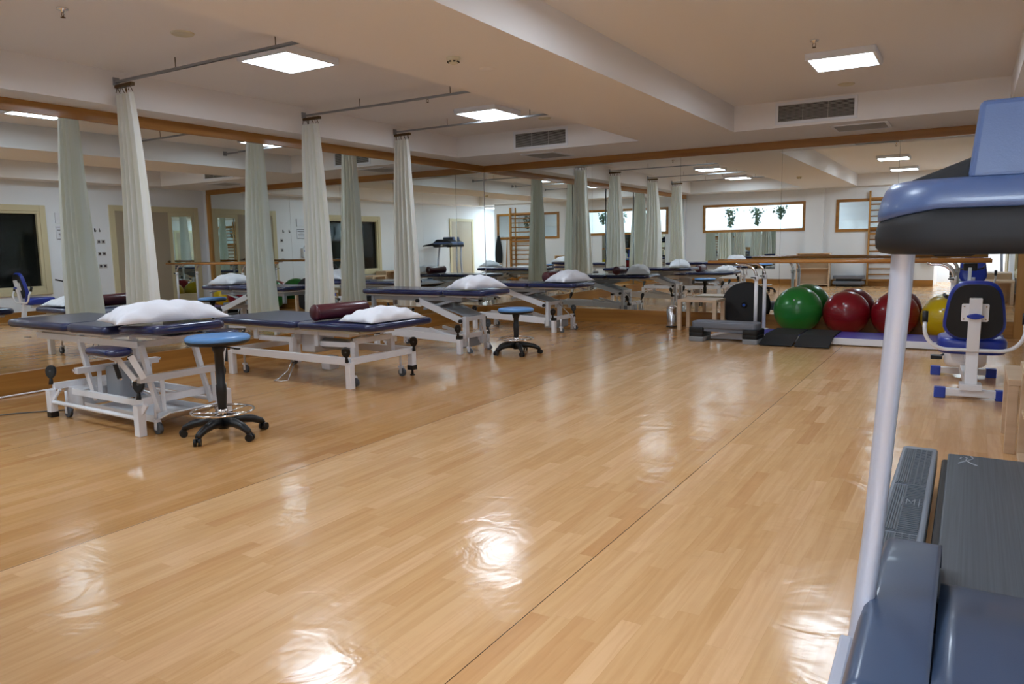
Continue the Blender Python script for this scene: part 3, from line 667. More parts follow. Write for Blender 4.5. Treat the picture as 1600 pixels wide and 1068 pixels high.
# tables 3 and 4: scissor lift with a tower at the head end
def scissor(y, label, ztop, wid, x0, xb, x1, rz):
    t = thing('treatment_table', label, 'treatment table', (0, y, 0), rz, 'navy treatment tables')
    w2 = wid / 2
    pad(x0, xb - .005, -w2, w2, .062, .05, tmx(0, 0, ztop - .062)).build('foot_cushion', M['navy'], t)
    pad(xb + .005, x1, -w2, w2, .062, .06, tmx(0, 0, ztop - .062)).build('head_cushion', M['navy'], t)
    zb = ztop - .062
    MB().b2(x0 + .08, xb - .05, -w2 + .05, w2 - .05, zb - .018, zb).b2(xb + .05, x1 - .1, -w2 + .05, w2 - .05, zb - .018, zb).build('cushion_board', M['offwhite'], t, bevel=.003)
    f = MB()
    for s_ in (-1, 1): f.beam((x0 + .1, s_ * .2, zb - .045), (xb + .25, s_ * .2, zb - .045), .03, .05)
    for x in (x0 + .12, xb + .23): f.beam((x, -.2, zb - .045), (x, .2, zb - .045), .03, .045)
    for s_ in (-1, 1): f.beam((x0 + .12, s_ * .2, zb - .03), (x0 + .12, s_ * .2, zb - .17), .04, .05)
    for s_ in (-1, 1): f.beam((x1 - .28, s_ * (w2 - .07), zb - .02), (x1 - .12, s_ * (w2 - .07), zb - .05), .016, .018)
    f.beam((xb + .16, -.2, zb - .05), (xb - .32, -.2, zb - .17), .035, .03); f.beam((xb + .16, .2, zb - .05), (xb - .32, .2, zb - .17), .035, .03)
    f.build('upper_frame', M['greymetal'], t, bevel=.003)
    xt = xb + .27   # tower
    f = MB(); zt = .43
    for s_ in (-.17, .17): f.beam((xt, s_, .08), (xt, s_, zt), .05, .07)
    f.beam((xt, -.17, zt - .03), (xt, .17, zt - .03), .05, .05)
    f.build('tower', M['offwhite'], t, bevel=.004)
    for s_ in (-.22, .22): MB().beam((xt - .02, s_, zt - .05), (xb - .38, s_, zb - .07), .03, .075).build('lift_arm', M['offwhite'], t, bevel=.003)
    for s_ in (-.13, .13): MB().beam((xt - .03, s_, .14), (xb - .30, s_, .26), .03, .035).build('lower_arm', M['offwhite'], t, bevel=.003)
    f = MB(); f.beam((xt, 0, zt + .0), (xb - .30, 0, zb - .08), .34, .010); f.build('arm_cover', M['greymetal'], t)
    f = MB()
    for px, pz in ((xt - .02, zt - .05), (xb - .38, zb - .07)):
        for s_ in (-.25, .25): f.cyl((px, s_ - .015, pz), (px, s_ + .015, pz), .022, 14)
    f.build('pivot_cap', M['black'], t)
    f = MB(); f.tube([(xt, .1, zt - .02), (x1 - .28, .1, .2)], .006, 6); f.build('stay_rod', M['steel'], t)
    f = MB()
    xh = x1 - .36; xf = x0 + .22
    f.b2(xt - .06, xh - .02, -.18, .18, .055, .16)
    f.build('motor_tray', M['greymetal'], t, bevel=.01)
    f = MB()
    f.beam((xh, -.28, .20), (xh, .28, .20), .05, .055)
    for s_ in (-.15, .15): f.beam((xf, s_, .20), (xt, s_, .15), .025, .09); f.beam((xt, s_, .15), (xh, s_, .19), .025, .05)
    f.beam((xf, -.26, .20), (xf, .26, .20), .045, .05)
    f.build('base_frame', M['white'], t, bevel=.004)
    for x in (xf, xh):
        for y_ in (-.28, .28):
            l = MB().b2(x - .028, x + .028, y_ - .028, y_ + .028, 0, .185).build('leg', M['white'], t, bevel=.004)
            MB().b2(x - .03, x + .03, y_ - .031, y_ + .031, .175, .215).build('leg_cap', M['black'], l, bevel=.003)
            castor(t, x + .07, y_ * .72, .19, .032)
    pedal(t, xh, -.31, .21, .3); pedal(t, xh, .31, .21, -.3); pedal(t, xf, -.29, .21, .3)
    return t
scissor(-3.60, 'slim navy treatment table with scissor lift beside the far blue stool', .737, .60, .70, 1.945, 2.56, math.radians(-1))
scissor(-1.28, 'farthest navy treatment table, in the left back corner', .70, .66, .62, 1.79, 2.58, math.radians(-2))

pillow('pillow', 'white pillow draped over the head of the nearest treatment table', 2.30, -7.68, .768, .78, .50, .13, math.radians(74), 0, 0, 1, .0)
pillow('pillow', 'white pillow at the head of the wide table, in front of the bolster', 2.60, -5.70, .590, .68, .46, .11, math.radians(84), 0, 0, 2)
pillow('pillow', 'white pillow on the slim table beside the far stool', 2.25, -3.62, .752, .62, .42, .14, math.radians(70), 0, 0, 3)
pillow('pillow', 'white pillow on the farthest treatment table', 2.3, -1.32, .715, .62, .42, .15, math.radians(70), 0, 0, 4)
bolster('maroon bolster lying across the wide treatment table', 2.04, -5.66, .578, .66, .075, math.radians(84))
bolster('maroon bolster on the farthest treatment table', 2.0, -1.2, .706, .5, .07, math.radians(82))

# ------------------------------------------------------------------ stools
def stool(label, x, y, zs, rz):
    t = thing('rolling_stool', label, 'stool', (x, y, 0), rz, 'round sky blue rolling stools')
    s_ = MB().lathe([(0, zs - .045), (.19, zs - .045), (.205, zs - .03), (.208, zs - .018), (.195, zs - .004), (.16, zs), (0, zs)], n=40).build('seat', M['skyblue'], t)
    MB().lathe([(0, zs - .058), (.185, zs - .058), (.203, zs - .045), (.206, zs - .034), (.19, zs - .030), (0, zs - .030)], n=40).build('seat_base', M['black'], s_)
    MB().lathe([(0, zs - .058), (.045, zs - .058), (.04, zs - .1), (.03, zs - .12), (.028, .36), (.034, .352), (.034, .30), (.026, .17), (.026, .10)], n=20).build('column', M['black'], t)
    MB().tube([(.03, 0, zs - .075), (.17, .02, zs - .085)], .005, 6).box((.17, .02, zs - .085), (.045, .018, .008)).build('height_lever', M['black'], t)
    f = MB(); f.ring((0, 0, .175), .20, .0085, 48, 8)
    for k in range(5):
        a = 2 * PI * k / 5 + .3; f.tube([(.03 * math.cos(a), .03 * math.sin(a), .16), (.195 * math.cos(a), .195 * math.sin(a), .173)], .006, 8)
    f.lathe([(.026, .14), (.034, .142), (.034, .185), (.026, .19)], n=18)
    f.build('foot_ring', M['chrome'], t)
    f = MB()
    f.lathe([(0, .055), (.035, .055), (.045, .07), (.045, .105), (.03, .125), (0, .125)], n=20)
    for k in range(5):
        a = 2 * PI * k / 5; d = Vector((math.cos(a), math.sin(a), 0))
        f.tube([d * .03 + Vector((0, 0, .10)), d * .12 + Vector((0, 0, .105)), d * .2 + Vector((0, 0, .09)), d * .255 + Vector((0, 0, .066)), d * .268 + Vector((0, 0, .05))], .02, 10, rs=[.036, .031, .027, .023, .018])
    f.build('star_base', M['black'], t)
    for k in range(5):
        a = 2 * PI * k / 5; d = Vector((math.cos(a), math.sin(a), 0)); n_ = Vector((-math.sin(a + .5), math.cos(a + .5), 0)); c = d * .272 + Vector((0, 0, .0255))
        f = MB()
        for q in (-1, 1): f.cyl(c + n_ * q * .006, c + n_ * q * .024, .0255, 16)
        f.cyl(c, c + Vector((0, 0, .034)), .008, 8)
        f.build('castor', M['black'], t)
stool('sky blue rolling stool in front of the nearest treatment table', 2.94, -7.73, .69, math.radians(-2))
stool('sky blue rolling stool beyond the slim treatment table, lower and farther away', 2.77, -3.60, .53, math.radians(26))

# ------------------------------------------------------------------ exercise balls, balance board, bin, small tables
def ball(label, x, y, r, m):
    t = thing('exercise_ball', label, 'exercise ball', (x, y, 0), 0, 'large exercise balls along the mirror')
    n = 28; prof = [(r * math.sin(PI * i / n), r - r * math.cos(PI * i / n)) for i in range(n + 1)]
    MB().lathe(prof, (0, 0, 0), 48).build('ball_shell', M[m], t)
    mb = MB()
    for k in range(-5, 6):
        if k == 0: continue
        ph = k * .055; mb.ring((0, 0, r + r * math.sin(ph) * 1.0), r * math.cos(ph) + .0002, .0018, 64, 4)
    mb.build('grip_ridges', M[m], t)
    MB().lathe([(0, 0), (.012, 0), (.012, .003), (0, .004)], (0, -r * math.cos(.5), r + r * math.sin(.5)), 12, Matrix.Rotation(PI / 2 - .5, 3, 'X')).build('valve_plug', M['lampbody'], t)
ball('large green exercise ball beside the parallel bar posts', 5.245, -.345, .31, 'balldkgreen')
ball('red exercise ball next to the green ball', 5.843, -.32, .285, 'ballred')
ball('red exercise ball between the other red ball and the yellow one', 6.412, -.315, .28, 'ballred')
ball('yellow exercise ball half hidden behind the exercise bike', 6.95, -.29, .255, 'ballyellow')
t = thing('balance_board', 'black round balance board with blue centre plug leaning on the back mirror', 'balance board', (4.47, -.12, 0)); t.rotation_euler = (math.radians(-7), 0, 0)
m3 = Matrix.Rotation(PI / 2, 3, 'X')
MB().lathe([(0, -.018), (.305, -.018), (.327, -.010), (.33, 0), (.327, .010), (.305, .018), (0, .022)], (0, 0, .332), 56, m3).build('board_disc', M['blackmatt'], t)
MB().lathe([(.0, .02), (.045, .02), (.04, .035), (.02, .04), (0, .04)], (0, 0, .332), 24, m3).build('hub', M['black'], t)
MB().lathe([(0, .038), (.022, .040), (.02, .052), (0, .056)], (0, 0, .332), 18, m3).build('plug', M['knob'], t)
t = thing('pedal_bin', 'polished steel pedal bin against the back mirror', 'bin', (3.47, -.30, 0), .3)
MB().lathe([(0, .012), (.075, .012), (.077, .03), (.077, .275), (.074, .278), (0, .278)], n=32).build('bin_body', M['steel'], t)
MB().lathe([(.079, .275), (.081, .29), (.075, .303), (.03, .317), (0, .319)], n=32).build('lid', M['chrome'], t)
MB().lathe([(0, 0), (.083, 0), (.083, .016), (.078, .02), (0, .02)], n=32).build('bin_base', M['black'], t)
MB().b2(-.02, .02, -.115, -.07, .008, .016).build('pedal', M['black'], t, bevel=.003)
def small_table(label, x0, x1, y0, y1, h, grp=None):
    t = thing('small_table', label, 'table', ((x0 + x1) / 2, (y0 + y1) / 2, 0), 0, grp); a = (x1 - x0) / 2; b_ = (y1 - y0) / 2
    MB().b2(-a, a, -b_, b_, h - .035, h).build('tabletop', M['beech'], t, bevel=.002)
    for sx in (-1, 1):
        for sy in (-1, 1): MB().box((sx * (a - .027), sy * (b_ - .027), (h - .036) / 2), (.052, .052, h - .036)).build('leg', M['beech'], t, bevel=.002)
small_table('pale beech side table between the pedal bin and the balance board', 3.66, 4.22, -.62, -.17, .435, 'beech side tables')
small_table('pale beech side table behind the exercise bike under the window', 7.42, 7.90, -5.86, -5.28, .435, 'beech side tables')
t = thing('open_cabinet', 'pale low cabinet with open shelf against the right wall beside the treadmill', 'cabinet', (7.68, -6.28, 0))
MB().b2(-.20, .20, -.37, -.35, 0, .52).b2(-.20, .20, .35, .37, 0, .52).b2(-.20, .20, -.35, .35, 0, .03).b2(.185, .2, -.35, .35, .03, .52).build('carcass', M['beech'], t, bevel=.002)
MB().b2(-.21, .20, -.38, .38, .52, .55).build('cabinet_top', M['beech'], t, bevel=.002)
MB().b2(-.19, .185, -.35, .35, .26, .28).build('shelf', M['beech'], t, bevel=.002)

# ------------------------------------------------------------------ aerobic step and the parallel bars platform
def aero(label, x, y, rz, L=.86, D=.34, grp=None, name='aerobic_step', z=0, risers=True):
    t = thing(name, label, 'aerobic step', (x, y, z), rz, grp)
    hz = .20 if risers else .09
    MB().slab(rrect(-L / 2 + .02, L / 2 - .02, -D / 2 + .02, D / 2 - .02, .05), hz - .035, hz + .055, .02).build('step_top', M['stepgrey'], t)
    if not risers:
        MB().b2(-L / 2 + .1, L / 2 - .1, -D / 2 + .05, D / 2 - .05, 0, hz - .03).build('underside', M['black'], t, bevel=.01)
        return
    MB().b2(-L / 2 + .16, L / 2 - .16, -D / 2 + .035, -D / 2 + .05, hz - .07, hz - .02).b2(-L / 2 + .16, L / 2 - .16, D / 2 - .05, D / 2 - .035, hz - .07, hz - .02).build('apron', M['stepgrey'], t, bevel=.004)
    for s_ in (-1, 1):
        cx = s_ * (L / 2 - .09)
        for k, (z0, z1, mm) in enumerate(((.112, .178, 'black'), (0.0, .062, 'steplight'), (.062, .112, 'black'))):
            MB().slab(rrect(cx - .095, cx + .095, -D / 2, D / 2, .03), z0, z1, .006).build('riser', M[mm], t)
aero('grey aerobic step on black and grey risers, in front of the balance board', 4.64, -1.63, math.radians(-4), .86, .30)
PX0, PX1, PY0, PY1, PZ = 4.45, 7.35, -1.47, -.82, .09
t = thing('parallel_bars', 'walking parallel bars with varnished beech rails on a purple decked platform', 'parallel bars', (5.9, PY0, 0))
def X(x): return x - 5.9
def Y(y): return y - PY0
d = MB().b2(X(4.62), X(PX1), Y(PY0), Y(PY1), .012, PZ).build('platform', M['white'], t, bevel=.004)
MB().b2(X(4.63), X(PX1 - .01), Y(PY0 + .012), Y(PY1 - .012), PZ, PZ + .006).build('deck', M['purple'], d)
mb = MB(); mb._add([(X(4.27), Y(PY0 + .02), .004), (X(4.27), Y(PY1 - .02), .004), (X(4.62), Y(PY1 - .02), PZ), (X(4.62), Y(PY0 + .02), PZ), (X(4.62), Y(PY0 + .02), .01), (X(4.62), Y(PY1 - .02), .01)], [(0, 1, 2, 3), (0, 3, 4), (1, 5, 2), (2, 5, 4, 3), (0, 4, 5, 1)])
mb.build('ramp', M['white'], t)
for yb in (-1.36, -.90):
    zb = .985
    r = MB().tube([(X(4.32), Y(yb), zb), (X(7.40), Y(yb), zb)], .021, 16).build('handrail', M['bar'], t)
    for xp, sg in ((4.93, -1), (7.05, -1)):
        q = MB().tube([(X(xp), Y(yb), PZ), (X(xp), Y(yb), .79)], .023, 16).lathe([(.023, 0), (.06, .0), (.06, .01), (.023, .014)], (X(xp), Y(yb), PZ + .006), 20).build('post', M['white'], t)
        pts = [(X(xp), Y(yb), .78)] + [(X(xp) + sg * .16 * (1 - math.cos(a)), Y(yb), .80 + .15 * math.sin(a)) for a in [PI / 2 * i / 8 for i in range(9)]] + [(X(xp) + sg * .22, Y(yb), .95), (X(xp) + sg * .26, Y(yb), .968)]
        MB().tube(pts, .016, 12).build('chrome_bend', M['chrome'], q)
        MB().lathe([(.024, .75), (.032, .752), (.032, .80), (.017, .806)], (X(xp), Y(yb), 0), 18).build('collar', M['white'], q)
        MB().tube([(X(xp), Y(yb) - .03, .775), (X(xp), Y(yb) - .065, .775)], .006, 8).box((X(xp) - .02, Y(yb) - .07, .79), (.06, .012, .014)).build('clamp_knob', M['black'], q)
for i, (x, lab) in enumerate(((5.28, 'black rubber ramp pad over the platform edge, the left one'), (5.68, 'black rubber ramp pad over the platform edge, the right one'))):
    mb = MB(); pr = [(-.84, .112), (-1.47, .112), (-1.50, .106), (-1.84, .024)]; vs = []
    for y_, z_ in pr: vs += [(-.19, y_, z_), (.19, y_, z_), (.19, y_, z_ - .014), (-.19, y_, z_ - .014)]
    fs = [(k * 4 + a, k * 4 + (a + 1) % 4, (k + 1) * 4 + (a + 1) % 4, (k + 1) * 4 + a) for k in range(3) for a in range(4)] + [(0, 3, 2, 1), (12, 13, 14, 15)]
    mb._add(vs, fs); o = mb.build('rubber_mat', M['blackmatt'], bevel=.004, loc=(x, 0, 0)); tag(o, lab, 'mat', 'black rubber ramp pads')

# ------------------------------------------------------------------ exercise bike (seen from behind)
t = thing('exercise_bike', 'white recumbent exercise bike with blue and black backrest, seen from behind', 'exercise bike', (7.25, -4.25, 0), math.radians(3))
for y, w_ in ((.02, .225), (1.12, .235)):
    f = MB().b2(-w_ + .04, w_ - .04, y - .03, y + .03, .02, .075).build('foot_bar', M['white'], t, bevel=.004)
    for s_ in (-1, 1): MB().b2(s_ * (w_ - .02) - .04, s_ * (w_ - .02) + .04, y - .035, y + .035, 0, .082).build('end_cap', M['blue'], f, bevel=.006)
MB().beam((0, .02, .10), (0, 1.12, .12), .08, .07).build('main_beam', M['white'], t, bevel=.006)
MB().beam((0, .03, .06), (0, .10, .55), .085, .06, (0, 1, 0)).b2(-.075, .075, -.03, .12, .07, .12).build('seat_post', M['white'], t, bevel=.005)
MB().b2(-.13, -.05, .14, .4, .28, .40).build('side_box', M['white'], t, bevel=.006)
s_ = MB().slab(rrect(-.235, .235, .06, .52, .1), .335, .465, .038).build('seat_cushion', M['bikeblue'], t)
mx = Matrix.Translation((0, .06, .44)) @ Matrix.Rotation(math.radians(100), 4, 'X')
ol = []
for i in range(36):
    a = 2 * PI * i / 36; ca, sa = math.cos(a), math.sin(a); e = .55
    px = .215 * abs(ca) ** e * (1 if ca > 0 else -1); py = .245 + .235 * abs(sa) ** e * (1 if sa > 0 else -1)
    px *= 1.0 - .22 * max(0, (py - .12) / .36) - .10 * max(0, (.1 - py) / .1)
    ol.append((px, py))
b_ = MB().slab(ol, -.05, .012, .028, mx).build('backrest', M['bikeblue'], t)
ol2 = [(x * .90, .245 + (y - .245) * .91) for x, y in ol]
MB().slab(ol2, .008, .020, .004, mx).build('back_shell', M['blackmatt'], b_)
MB().slab(rrect(-.09, .09, .17, .31, .012), .02, .027, .002, mx).build('mounting_plate', M['white'], b_)
for sx in (-.072, .072):
    for yy in (.19, .29): MB().slab([(sx + .006 * math.cos(k), yy + .006 * math.sin(k)) for k in [2 * PI * i / 10 for i in range(10)]], .027, .031, .001, mx, 2).build('screw', M['steel'], b_)
MB().slab(rrect(-.042, .042, -.06, .36, .006), .027, .065, .004, mx).build('back_post', M['white'], t)
MB().slab([(.045 * math.cos(k) * (1 + .3 * math.cos(2 * k)), .225 + .022 * math.sin(k)) for k in [2 * PI * i / 20 for i in range(20)]], .068, .088, .006, mx).build('adjusting_knob', M['blue'], t)
pts = [(-.33, .06, .60), (-.33, .03, .54)] + [(-.33 + .16 * (1 - math.cos(a)), .02, .54 - .16 * math.sin(a)) for a in [PI / 2 * i / 8 for i in range(1, 9)]]
pts = pts + [(-x, y, z) for x, y, z in pts[::-1]]
h_ = MB().tube(pts, .015, 12).build('handlebar', M['white'], t)
for s2 in (-1, 1): MB().tube([(s2 * .33, .055, .585), (s2 * .33, .075, .67)], .021, 12).build('hand_grip', M['black'], h_)
MB().slab(rrect(-.16, .16, .78, 1.18, .1), .12, .52, .05).build('drive_housing', M['white'], t)
MB().beam((0, .95, .5), (0, .88, .74), .05, .07, (0, 1, 0)).build('console_post', M['white'], t, bevel=.006)
MB().box((0, .86, .76), (.2, .06, .14), Matrix.Rotation(-.4, 3, 'X')).build('console', M['black'], t, bevel=.02)
MB().tube([(-.19, .70, .76), (-.17, .80, .73), (0, .86, .70), (.17, .80, .73), (.19, .70, .76)], .014, 10).build('front_handlebar', M['black'], t)
for s2 in (-1, 1): MB().box((s2 * .22, .86, .30 + s2 * .1), (.09, .1, .03)).tube([(0, .95, .3), (s2 * .2, .9, .30 + s2 * .1)], .01, 8).build('pedal', M['black'], t, bevel=.004)

# ------------------------------------------------------------------ treadmill in the foreground (seen from its front)
TX = 7.41                                      # centre line
t = thing('treadmill', 'large slate blue treadmill in the right foreground, seen from its console end', 'treadmill', (TX, -8.6, 0))
def ty(y): return y + 8.6
MB().b2(-.255, .255, ty(-8.5), ty(-6.78), .175, .198).build('running_belt', M['belt'], t, bevel=.006)
MB().b2(-.28, .28, ty(-8.6), ty(-6.80), .05, .172).build('deck_frame', M['black'], t, bevel=.01)
for s_ in (-1, 1):
    x0, x1 = sorted((s_ * .455, s_ * .300))
    r = MB().slab(rrect(x0, x1, ty(-8.6), ty(-6.72), .025), .10, .20, .012).build('side_rail', M['tmrail'], t)
    mb = MB(); xo = s_ * .44; xi = s_ * .322
    for (ya, yb, q) in ((-8.6, -8.02, 0), (-8.01, -7.42, 1), (-7.41, -6.78, 0)):
        a_, b2_ = sorted((xo, xi)); mb.b2(a_, b2_, ty(ya), ty(yb) - .008, .199, .203)
        for k in range(5):
            xx = xo - s_ * (.008 + .0085 * k); mb.b2(xx - .0028, xx + .0028, ty(ya) + .01, ty(yb) - .02, .203, .2065)
        nn = int((yb - ya) / .021)
        for k in range(nn):
            yy = ty(ya) + .012 + k * .021
            if q: mb.b2(*sorted((xo - s_ * .052, xi)), yy, yy + .008, .203, .206)
            else:
                for c in range(3):
                    xa = xo - s_ * (.052 + c * .023); mb.b2(*sorted((xa, xa - s_ * .017)), yy, yy + .011, .203, .206)
    tr = mb.build('ribbed_tread', M['tmtread'], r)
    if s_ < 0:
        mb = MB(); cx, cy, q = -.365, ty(-7.66), .206
        for a_, b2_ in (((-.030, -.05), (-.030, .05)), ((.030, -.05), (.030, .05)), ((-.014, -.035), (-.014, .035)), ((-.014, .035), (.002, -.01)), ((.002, -.01), (.014, .035)), ((.014, .035), (.014, -.035))):
            mb.beam((cx + a_[0], cy + a_[1], q), (cx + b2_[0], cy + b2_[1], q), .003, .003)
        mb.build('embossed_mark', M['tmrail'], r)
# hood: two side covers and the centre cover
for s_ in (-1, 1):
    mb = MB()
    def cov(u, v, s_=s_):
        # u across, v along: from the belt end (v=0) towards the camera (v=1)
        y = -8.28 - v * 1.02; x = s_ * (.24 + .175 * u)
        top = .29 + .05 * math.sin(PI * min(1, v * .9)) - .035 * max(0, v - .6) ** 2
        if v < .05: top = .205 + (top - .205) * (v / .05) ** .5
        if u > .8: top -= .12 * ((u - .8) / .2) ** 2
        return (x, ty(y), top)
    mb.grid(cov, 16, 26)
    o = mb.build('side_cover', M['tmhood'], t, solid=.01)
    mb = MB(); mb.b2(*sorted((s_ * .25, s_ * .385)), ty(-9.29), ty(-8.33), .03, .235); mb.build('side_box', M['tmhood'], t, bevel=.02, seg=3)
mb = MB()
def cen(u, v):
    y = -8.46 - v * .86; top = .222 + .09 * math.sin(PI / 2 * min(1, v * 1.6)) + .0 * u
    if v > .9: top -= .2 * ((v - .9) / .1) ** 2
    return (-.236 + .472 * u, ty(y), top)
mb.grid(cen, 12, 24); mb.build('motor_hood', M['tmhood'], t, solid=.01)
MB().b2(-.38, .38, ty(-9.31), ty(-8.7), .03, .19).build('motor_box', M['tmhood'], t, bevel=.03, seg=3)
for s_ in (-1, 1):
    f = MB()
    pth = [(s_ * .425, ty(-8.98), .06), (s_ * .405, ty(-8.92), .25), (s_ * .388, ty(-8.87), .5), (s_ * .372, ty(-8.87), .8), (s_ * .352, ty(-8.91), 1.1), (s_ * .345, ty(-8.94), 1.25)]
    secs = []
    for i, p_ in enumerate(pth):
        a, b2_ = pth[max(0, i - 1)], pth[min(len(pth) - 1, i + 1)]
        secs.append(p_)
    w_, d_ = .025, .034
    rings = []
    vs = []; n = 20
    for p_ in secs:
        for k in range(n):
            a = 2 * PI * k / n; ca, sa = math.cos(a), math.sin(a)
            vs.append(Vector((p_[0] + w_ * abs(ca) ** .6 * (1 if ca > 0 else -1), p_[1] + d_ * abs(sa) ** .6 * (1 if sa > 0 else -1), p_[2])))
    fs = [(i * n + k, i * n + (k + 1) % n, (i + 1) * n + (k + 1) % n, (i + 1) * n + k) for i in range(len(secs) - 1) for k in range(n)]
    f._add(vs, fs, True); f.build('upright', M['tmsilver'], t)
    MB().beam((s_ * .445, ty(-9.22), .065), (s_ * .43, ty(-8.93), .20), .035, .10).b2(*sorted((s_ * .40, s_ * .47)), ty(-9.26), ty(-8.6), .0, .05).build('floor_bracket', M['tmsilver'], t, bevel=.008)
    MB().cyl((s_ * .44, ty(-9.26), .03), (s_ * .47, ty(-9.26), .03), .03, 16).build('transport_wheel', M['blackmatt'], t)
# console: rounded tray body with dark underside
ol = []
W2, ya, yb = .405, -9.10, -8.55
co = rrect(-W2, W2, ty(ya), ty(yb), .13, 10)
def loft(prof):
    mb = MB(); n = len(co); cy = ty((ya + yb) / 2); hy = (yb - ya) / 2; vs = []
    for ins, z, dip in prof:
        for x, y in co: vs.append((x * (1 - ins / W2), cy + (y - cy) * (1 - ins / hy), z - dip * max(0, (abs(x) - .24) / (W2 - .24)) ** 1.5))
    v = mb._add(vs, [(i * n + k, i * n + (k + 1) % n, (i + 1) * n + (k + 1) % n, (i + 1) * n + k) for i in range(len(prof) - 1) for k in range(n)], True)
    for rg in (v[:n][::-1], v[-n:]): mb.bm.faces.new(rg)
    return mb
loft([(.01, 1.312, .028), (.004, 1.314, .028), (.004, 1.325, .02), (.010, 1.345, .01), (.018, 1.360, .004), (.030, 1.370, 0), (.05, 1.375, 0)]).build('console_body', M['tmblue'], t)
loft([(.03, 1.212, 0), (.012, 1.216, 0), (.002, 1.228, 0), (0, 1.25, 0), (.002, 1.28, .01), (.006, 1.311, .028), (.02, 1.313, .028)]).build('console_underside', M['tmblack'], t)
mb = MB(); sec = [(-.34, 1.36), (-.33, 1.376), (-.20, 1.425), (.20, 1.425), (.33, 1.376), (.34, 1.36)]
mb._add([(x, ty(-9.02), z) for x, z in sec] + [(x, ty(-8.58), z + .03 * (abs(x) < .3)) for x, z in sec], [(0, 1, 2, 3, 4, 5), (6, 11, 10, 9, 8, 7)] + [(k, (k + 1) % 6, 6 + (k + 1) % 6, 6 + k) for k in range(6)])
mb.build('console_dash', M['tmblack'], t, bevel=.01)
mb = MB(); y0_, y1_ = ty(-9.06), ty(-8.93)
mb._add([(-.225, y0_, 1.37), (.225, y0_, 1.37), (.21, y0_ + .04, 1.535), (-.21, y0_ + .04, 1.535), (-.225, y1_, 1.37), (.225, y1_, 1.37), (.21, y1_, 1.53), (-.21, y1_, 1.53)], [(0, 1, 2, 3), (4, 7, 6, 5), (0, 4, 5, 1), (1, 5, 6, 2), (2, 6, 7, 3), (3, 7, 4, 0)])
disp = mb.build('display_housing', M['tmblue'], t, bevel=.012, seg=3)
MB().b2(-.17, .17, ty(-8.925), ty(-8.915), 1.39, 1.51).build('display_screen', M['screen'], disp)
for s_ in (-1, 1):
    g = MB().tube([(s_ * .36, ty(-8.62), 1.30), (s_ * .355, ty(-8.40), 1.285), (s_ * .35, ty(-8.15), 1.265), (s_ * .35, ty(-8.02), 1.255)], .03, 14, rs=[.045, .034, .024, .02]).build('handrail', M['tmblack'], t)
    MB().tube([(s_ * .35, ty(-8.14), 1.264), (s_ * .35, ty(-8.0), 1.252)], .024, 12).build('hand_grip', M['black'], g)
    MB().b2(s_ * .25 - .05, s_ * .25 + .05, ty(-8.70), ty(-8.58), 1.2, 1.23).build('sensor_bump', M['tmblack'], t, bevel=.01)
# pale squiggle mark printed at the far end of the belt
mb = MB(); pts = [(-.205, -6.86), (-.19, -6.82), (-.175, -6.84), (-.18, -6.88), (-.165, -6.92), (-.135, -6.96)]
mb.tube([(x, ty(y), .199) for x, y in pts], .003, 6); mb.tube([(-.21, ty(-6.95), .199), (-.18, ty(-6.90), .199), (-.15, ty(-6.84), .199), (-.16, ty(-6.80), .199)], .003, 6)
mb.build('belt_mark', M['logo'], t)

# ------------------------------------------------------------------ things on the right wall (seen in the left mirror)
def onright(name, label, cat, y, z): return thing(name, label, cat, (XR, y, z))
t = onright('wall_sign', 'white framed notice with dark print beside the dark window', 'sign', -3.02, 1.50)
MB().b2(-.014, 0, -.15, .15, 0, .26).build('sign_board', M['paper'], t)
mb = MB()
for z, w_ in ((.245, .14), (.19, .13), (.155, .06), (.115, .11), (.075, .10), (.015, .14)): mb.b2(-.017, -.013, -w_, w_, z - .006, z + .006)
mb.build('print', M['ink'], t)
t = onright('notice_holder', 'clear sloping document holder above the notice', 'document holder', -3.02, 1.82)
MB().b2(-.03, 0, -.15, .15, 0, .20).build('holder', M['paper'], t, bevel=.004)
t = onright('soap_dispenser', 'white wall dispenser with lever under the notice', 'dispenser', -3.04, 1.02)
MB().b2(-.09, 0, -.06, .06, 0, .24).build('dispenser_body', M['white'], t, bevel=.01)
MB().b2(-.092, -.089, -.035, .035, .15, .18).build('blue_label', M['blue'], t)
MB().beam((-.04, 0, .24), (-.15, 0, .36), .03, .012).build('lever', M['steel'], t)
for y, lab in ((-2.42, 'black coat hook on the right wall nearer the door'), (-2.62, 'black coat hook on the right wall nearer the notice')):
    t = onright('coat_hook', lab, 'hook', y, 1.66); MB().b2(-.01, 0, -.012, .012, 0, .07).tube([(-.01, 0, .01), (-.04, 0, .005), (-.05, 0, .03)], .005, 6).build('hook', M['black'], t)
for z, lab in ((1.42, 'grey thermostat box, topmost of three plates beside the door'), (1.18, 'grey switch plate, middle of three beside the door'), (.93, 'grey socket plate, lowest of three beside the door')):
    t = onright('switch_plate', lab, 'switch', -2.36, z); MB().b2(-.012, 0, -.04, .04, 0, .08).build('plate', M['vent'], t, bevel=.003); MB().b2(-.016, -.011, -.022, .022, .02, .06).build('rocker', M['ink'], t)

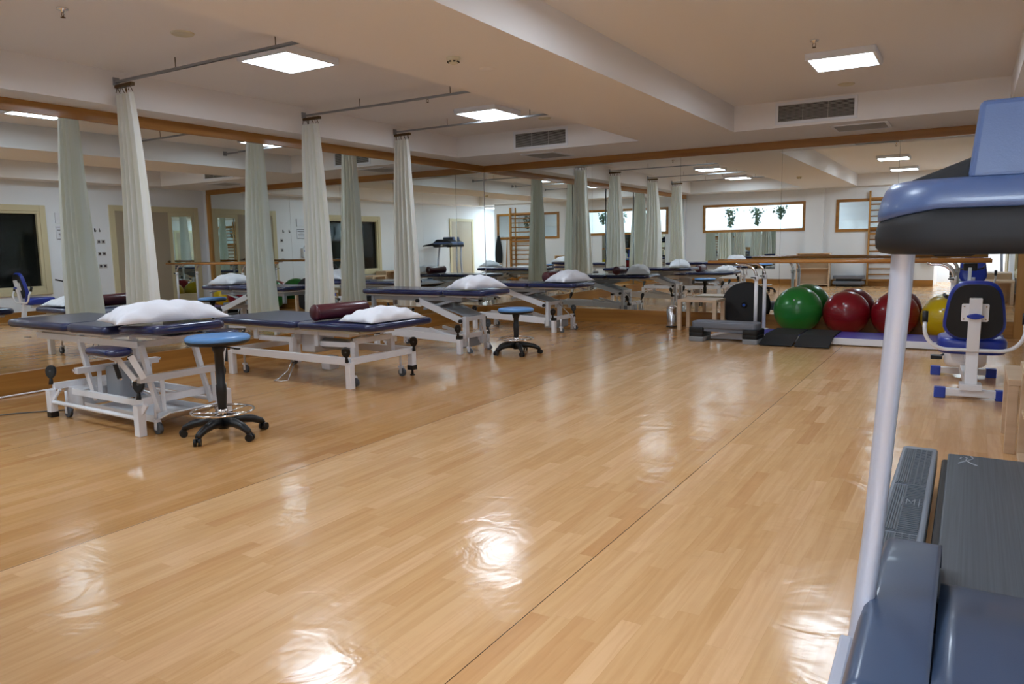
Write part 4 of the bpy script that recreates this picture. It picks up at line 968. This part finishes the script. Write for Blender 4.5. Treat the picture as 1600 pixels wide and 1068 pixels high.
# ------------------------------------------------------------------ things at the front wall (seen in the back mirror)
t = thing('wall_bars', 'tall beech gymnastic wall bars on the wall behind the camera', 'wall bars', (5.33, YF + .02, 0))
for s_ in (-1, 1): MB().b2(s_ * .42 - .02, s_ * .42 + .02, 0, .11, .02, 2.46).build('upright', M['railz'], t, bevel=.004)
for k in range(15):
    z = .16 + k * .15
    mb = MB()
    if k in (0, 8, 14): mb.b2(-.40, .40, .04, .075, z - .03, z + .03).build('rung', M['rail'], t)
    else: mb.tube([(-.40, .07, z), (.40, .07, z)], .017, 10).build('rung', M['rail'], t)
t = thing('open_shelf', 'low beech shelf unit beside the column on the wall behind the camera', 'shelf', (3.62, YF + .30, 0))
MB().b2(-.42, -.39, -.14, .14, 0, .88).b2(.39, .42, -.14, .14, 0, .88).b2(-.39, .39, -.14, -.125, 0, .88).build('shelf_carcass', M['beech'], t, bevel=.002)
for z in (.04, .46, .86): MB().b2(-.39, .39, -.125, .13, z, z + .022).build('shelf_board', M['beech'], t)
aero('grey aerobic step stored on the floor by the front wall, lower of the stack', 4.5, YF + .30, 0, .8, .34, 'stored aerobic steps', z=0, risers=False)
aero('grey aerobic step stored by the front wall, upper of the stack', 4.5, YF + .30, .03, .8, .34, 'stored aerobic steps', z=.147, risers=False)
t = thing('jacket', 'black jacket hanging from a hook at the end of the wall behind the camera', 'jacket', (6.22, YF, 0))
def jk(u, v):
    a = 2 * PI * u; z = 1.55 - v * .9; w_ = .035 + .10 * math.sin(PI * min(1, v * .72)) + .015 * math.sin(3 * a); dpt = .03 + .025 * v
    return (w_ * math.cos(a), .075 + dpt * math.sin(a) * (1 + .15 * math.sin(5 * a)), z)
MB().grid(jk, 48, 20, True).build('jacket_body', M['jacket'], t)
MB().tube([(0, .012, 1.56), (0, .06, 1.56), (0, .075, 1.59)], .008, 8).build('hook', M['steel'], t)
o = MB().tube([(5.95, YF + .10, 0.0), (5.92, YF + .03, 1.45)], .014, 8).build('wooden_stick', M['railz']); tag(o, 'thin wooden stick leaning on the wall beside the wall bars', 'stick')

# ------------------------------------------------------------------ cables along the left wall
o = MB().tube([(.045, -10.4, .012), (.05, -8.9, .012), (.05, -7.6, .012), (.045, -6.5, .012)], .008, 8).build('white_cable', M['white']); tag(o, 'white cable running along the foot of the left mirror wall', 'cable')
o = MB().tube([(.10, -9.6, .006), (.35, -9.0, .006), (.62, -8.55, .006), (.85, -8.05, .006), (1.12, -7.75, .006)], .005, 8).build('power_cable', M['cable']); tag(o, 'thin grey power cable curving over the floor to the nearest table', 'cable')
